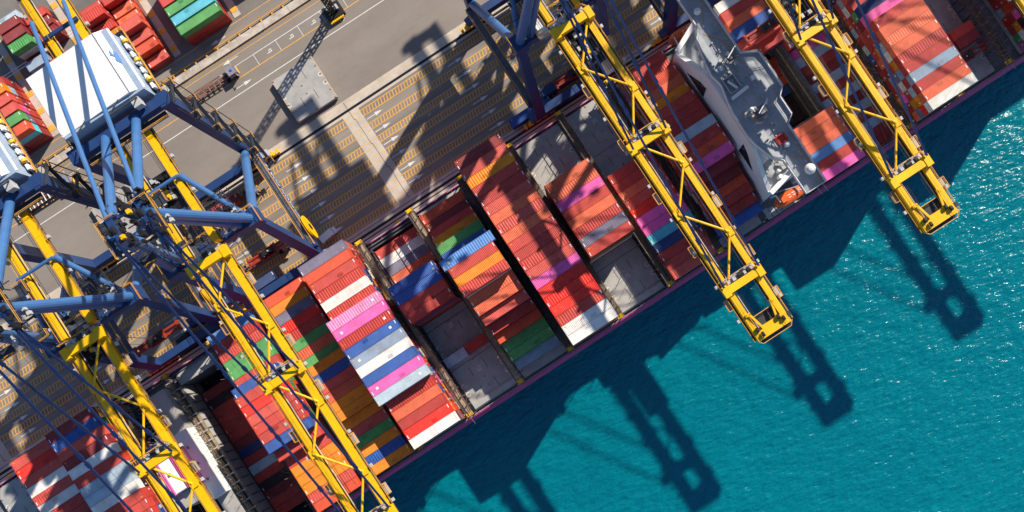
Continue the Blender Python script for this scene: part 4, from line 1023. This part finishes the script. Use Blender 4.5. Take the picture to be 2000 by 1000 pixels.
for i in range(13):
    if rb is None: rb = MB().box(-.12, .12, -1.35, 1.35, 1.3, 1.5).build('cross_rib', 'white', tl, (-7.6, 0, 0)); o = rb
    else: o = rb.copy(); C.objects.link(o)
    o.location = (-7.6 + i * 1.2, 0, 0)
MB().box(4.6, 6, -.9, .5, 1.5, 2.1).build('red_box', 'red', tl)
wc = thing('service_van', 'white service van parked by the yellow cable reel of the second crane', 'van', (-39.6, 5.2, 0), math.radians(8))
q = MB(); q.box(-2.4, 1.6, -.95, .95, .5, 2.1); q.poly([(1.6, -.95), (2.5, -.85), (2.5, .85), (1.6, .95)], .5, 1.3); q.build('body', 'white', wc)
q = MB(); q.box(1.5, 1.64, -.85, .85, 1.3, 2.0); q.box(-1.4, 1.0, -.97, .97, 1.35, 1.9); q.split('window', 'glass', wc)
q = MB()
for x in (-1.6, 1.5):
    for y in (-.85, .85): q.tube((x, y - .12, .35), (x, y + .12, .35), .35, 12)
q.split('wheel', 'tyre', wc)
tk = thing('dark_pickup', 'black pickup parked on the quay below the lower left crane', 'pickup', (-86, 3.2, 0), math.radians(5))
q = MB(); q.box(-2.5, 2.4, -.95, .95, .5, 1.1); q.box(-.4, 1.3, -.85, .85, 1.1, 1.75); q.build('body', 'machine', tk)
q = MB(); q.box(-.42, -.3, -.8, .8, 1.2, 1.7); q.box(1.28, 1.36, -.8, .8, 1.2, 1.7); q.split('window', 'glass', tk)
q = MB()
for x in (-1.6, 1.6):
    for y in (-.85, .85): q.tube((x, y - .12, .35), (x, y + .12, .35), .35, 12)
q.split('wheel', 'tyre', tk)
# hatch covers standing on the quay
def quay_hatch(x0, x1, y0, y1, lab):
    h = thing('hatch_cover', lab, 'hatch cover'); h['group'] = 'hatch covers laid on the quay'
    make_hatch(x0, x1, y0, y1, .35, 1.5, h, 'cover_plate')
    q = MB()
    for x in (x0 + .5, x1 - .5):
        for y in (y0 - .5, y1 + .5): q.box(x - .3, x + .3, y - .3, y + .3, 0, .35)
    q.split('foot', 'tan', h)
    q = MB()
    for x in (x0 + .15, x1 - .15):
        y = y0 - .3
        while y > y1 + 1: q.box(x - .12, x + .12, y - .5, y, 1.5, 1.515); y -= 1.4
    q.build('yellow_edge_marking', 'yellow_line', h)
quay_hatch(-30.15, -17.7, 47.6, 34.6, 'grey rusty hatch cover lying on the open quay with diagonal shadow')
quay_hatch(-88.6, -76.2, 46.0, 33.2, 'grey hatch cover half hidden under the blue mast of the second crane')
# lattice floodlight mast with its service vehicle
lm = thing('floodlight_mast', 'tall dark lattice mast casting a long shadow beside the parking bays', 'mast', (-6.2, 54.8, 0))
q = MB()
for sx in (-1, 1):
    for sy in (-1, 1): q.bar((sx * .9, sy * .9, 0), (sx * .75, sy * .75, 36), .34)
for i in range(18):
    z = i * 2
    for s in (-1, 1): q.bar((-.85, s * .85, z), (.85, s * .85, z + 2), .26); q.bar((s * .85, -.85, z), (s * .85, .85, z + 2), .26); q.bar((-.85, s * .85, z), (.85, s * .85, z), .1)
q.build('lattice', 'machine', lm)
q = MB(); q.box(-1.6, 1.6, -1.2, 1.2, 36, 36.3); q.build('lamp_head', 'greybox', lm)
q = MB(); q.box(-2.6, 2.4, -2.2, 1.8, 0, 1.3); q.build('base_block', 'machine', lm)
q = MB()
for i in range(7): q.box(-2.4 + i * .6, -1.9 + i * .6, -2.9, -2.3, .4, 1.0)
q.split('yellow_weight', 'yellow', lm)
q = MB(); q.box(-1.5, -.2, .2, 1.4, 1.3, 2.6); q.box(.4, 1.6, -.8, .6, 1.3, 2.2); q.split('generator_box', 'greybox', lm)
mm = thing('traffic_cone', 'red cone with its small shadow standing alone on the quay road', 'cone', (-89.1, 47.5, 0))
MB().tube((0, 0, .05), (0, 0, .9), .3, 12, .06).build('cone_body', 'lifeboat', mm); MB().box(-.35, .35, -.35, .35, 0, .06).build('cone_base', 'machine', mm)
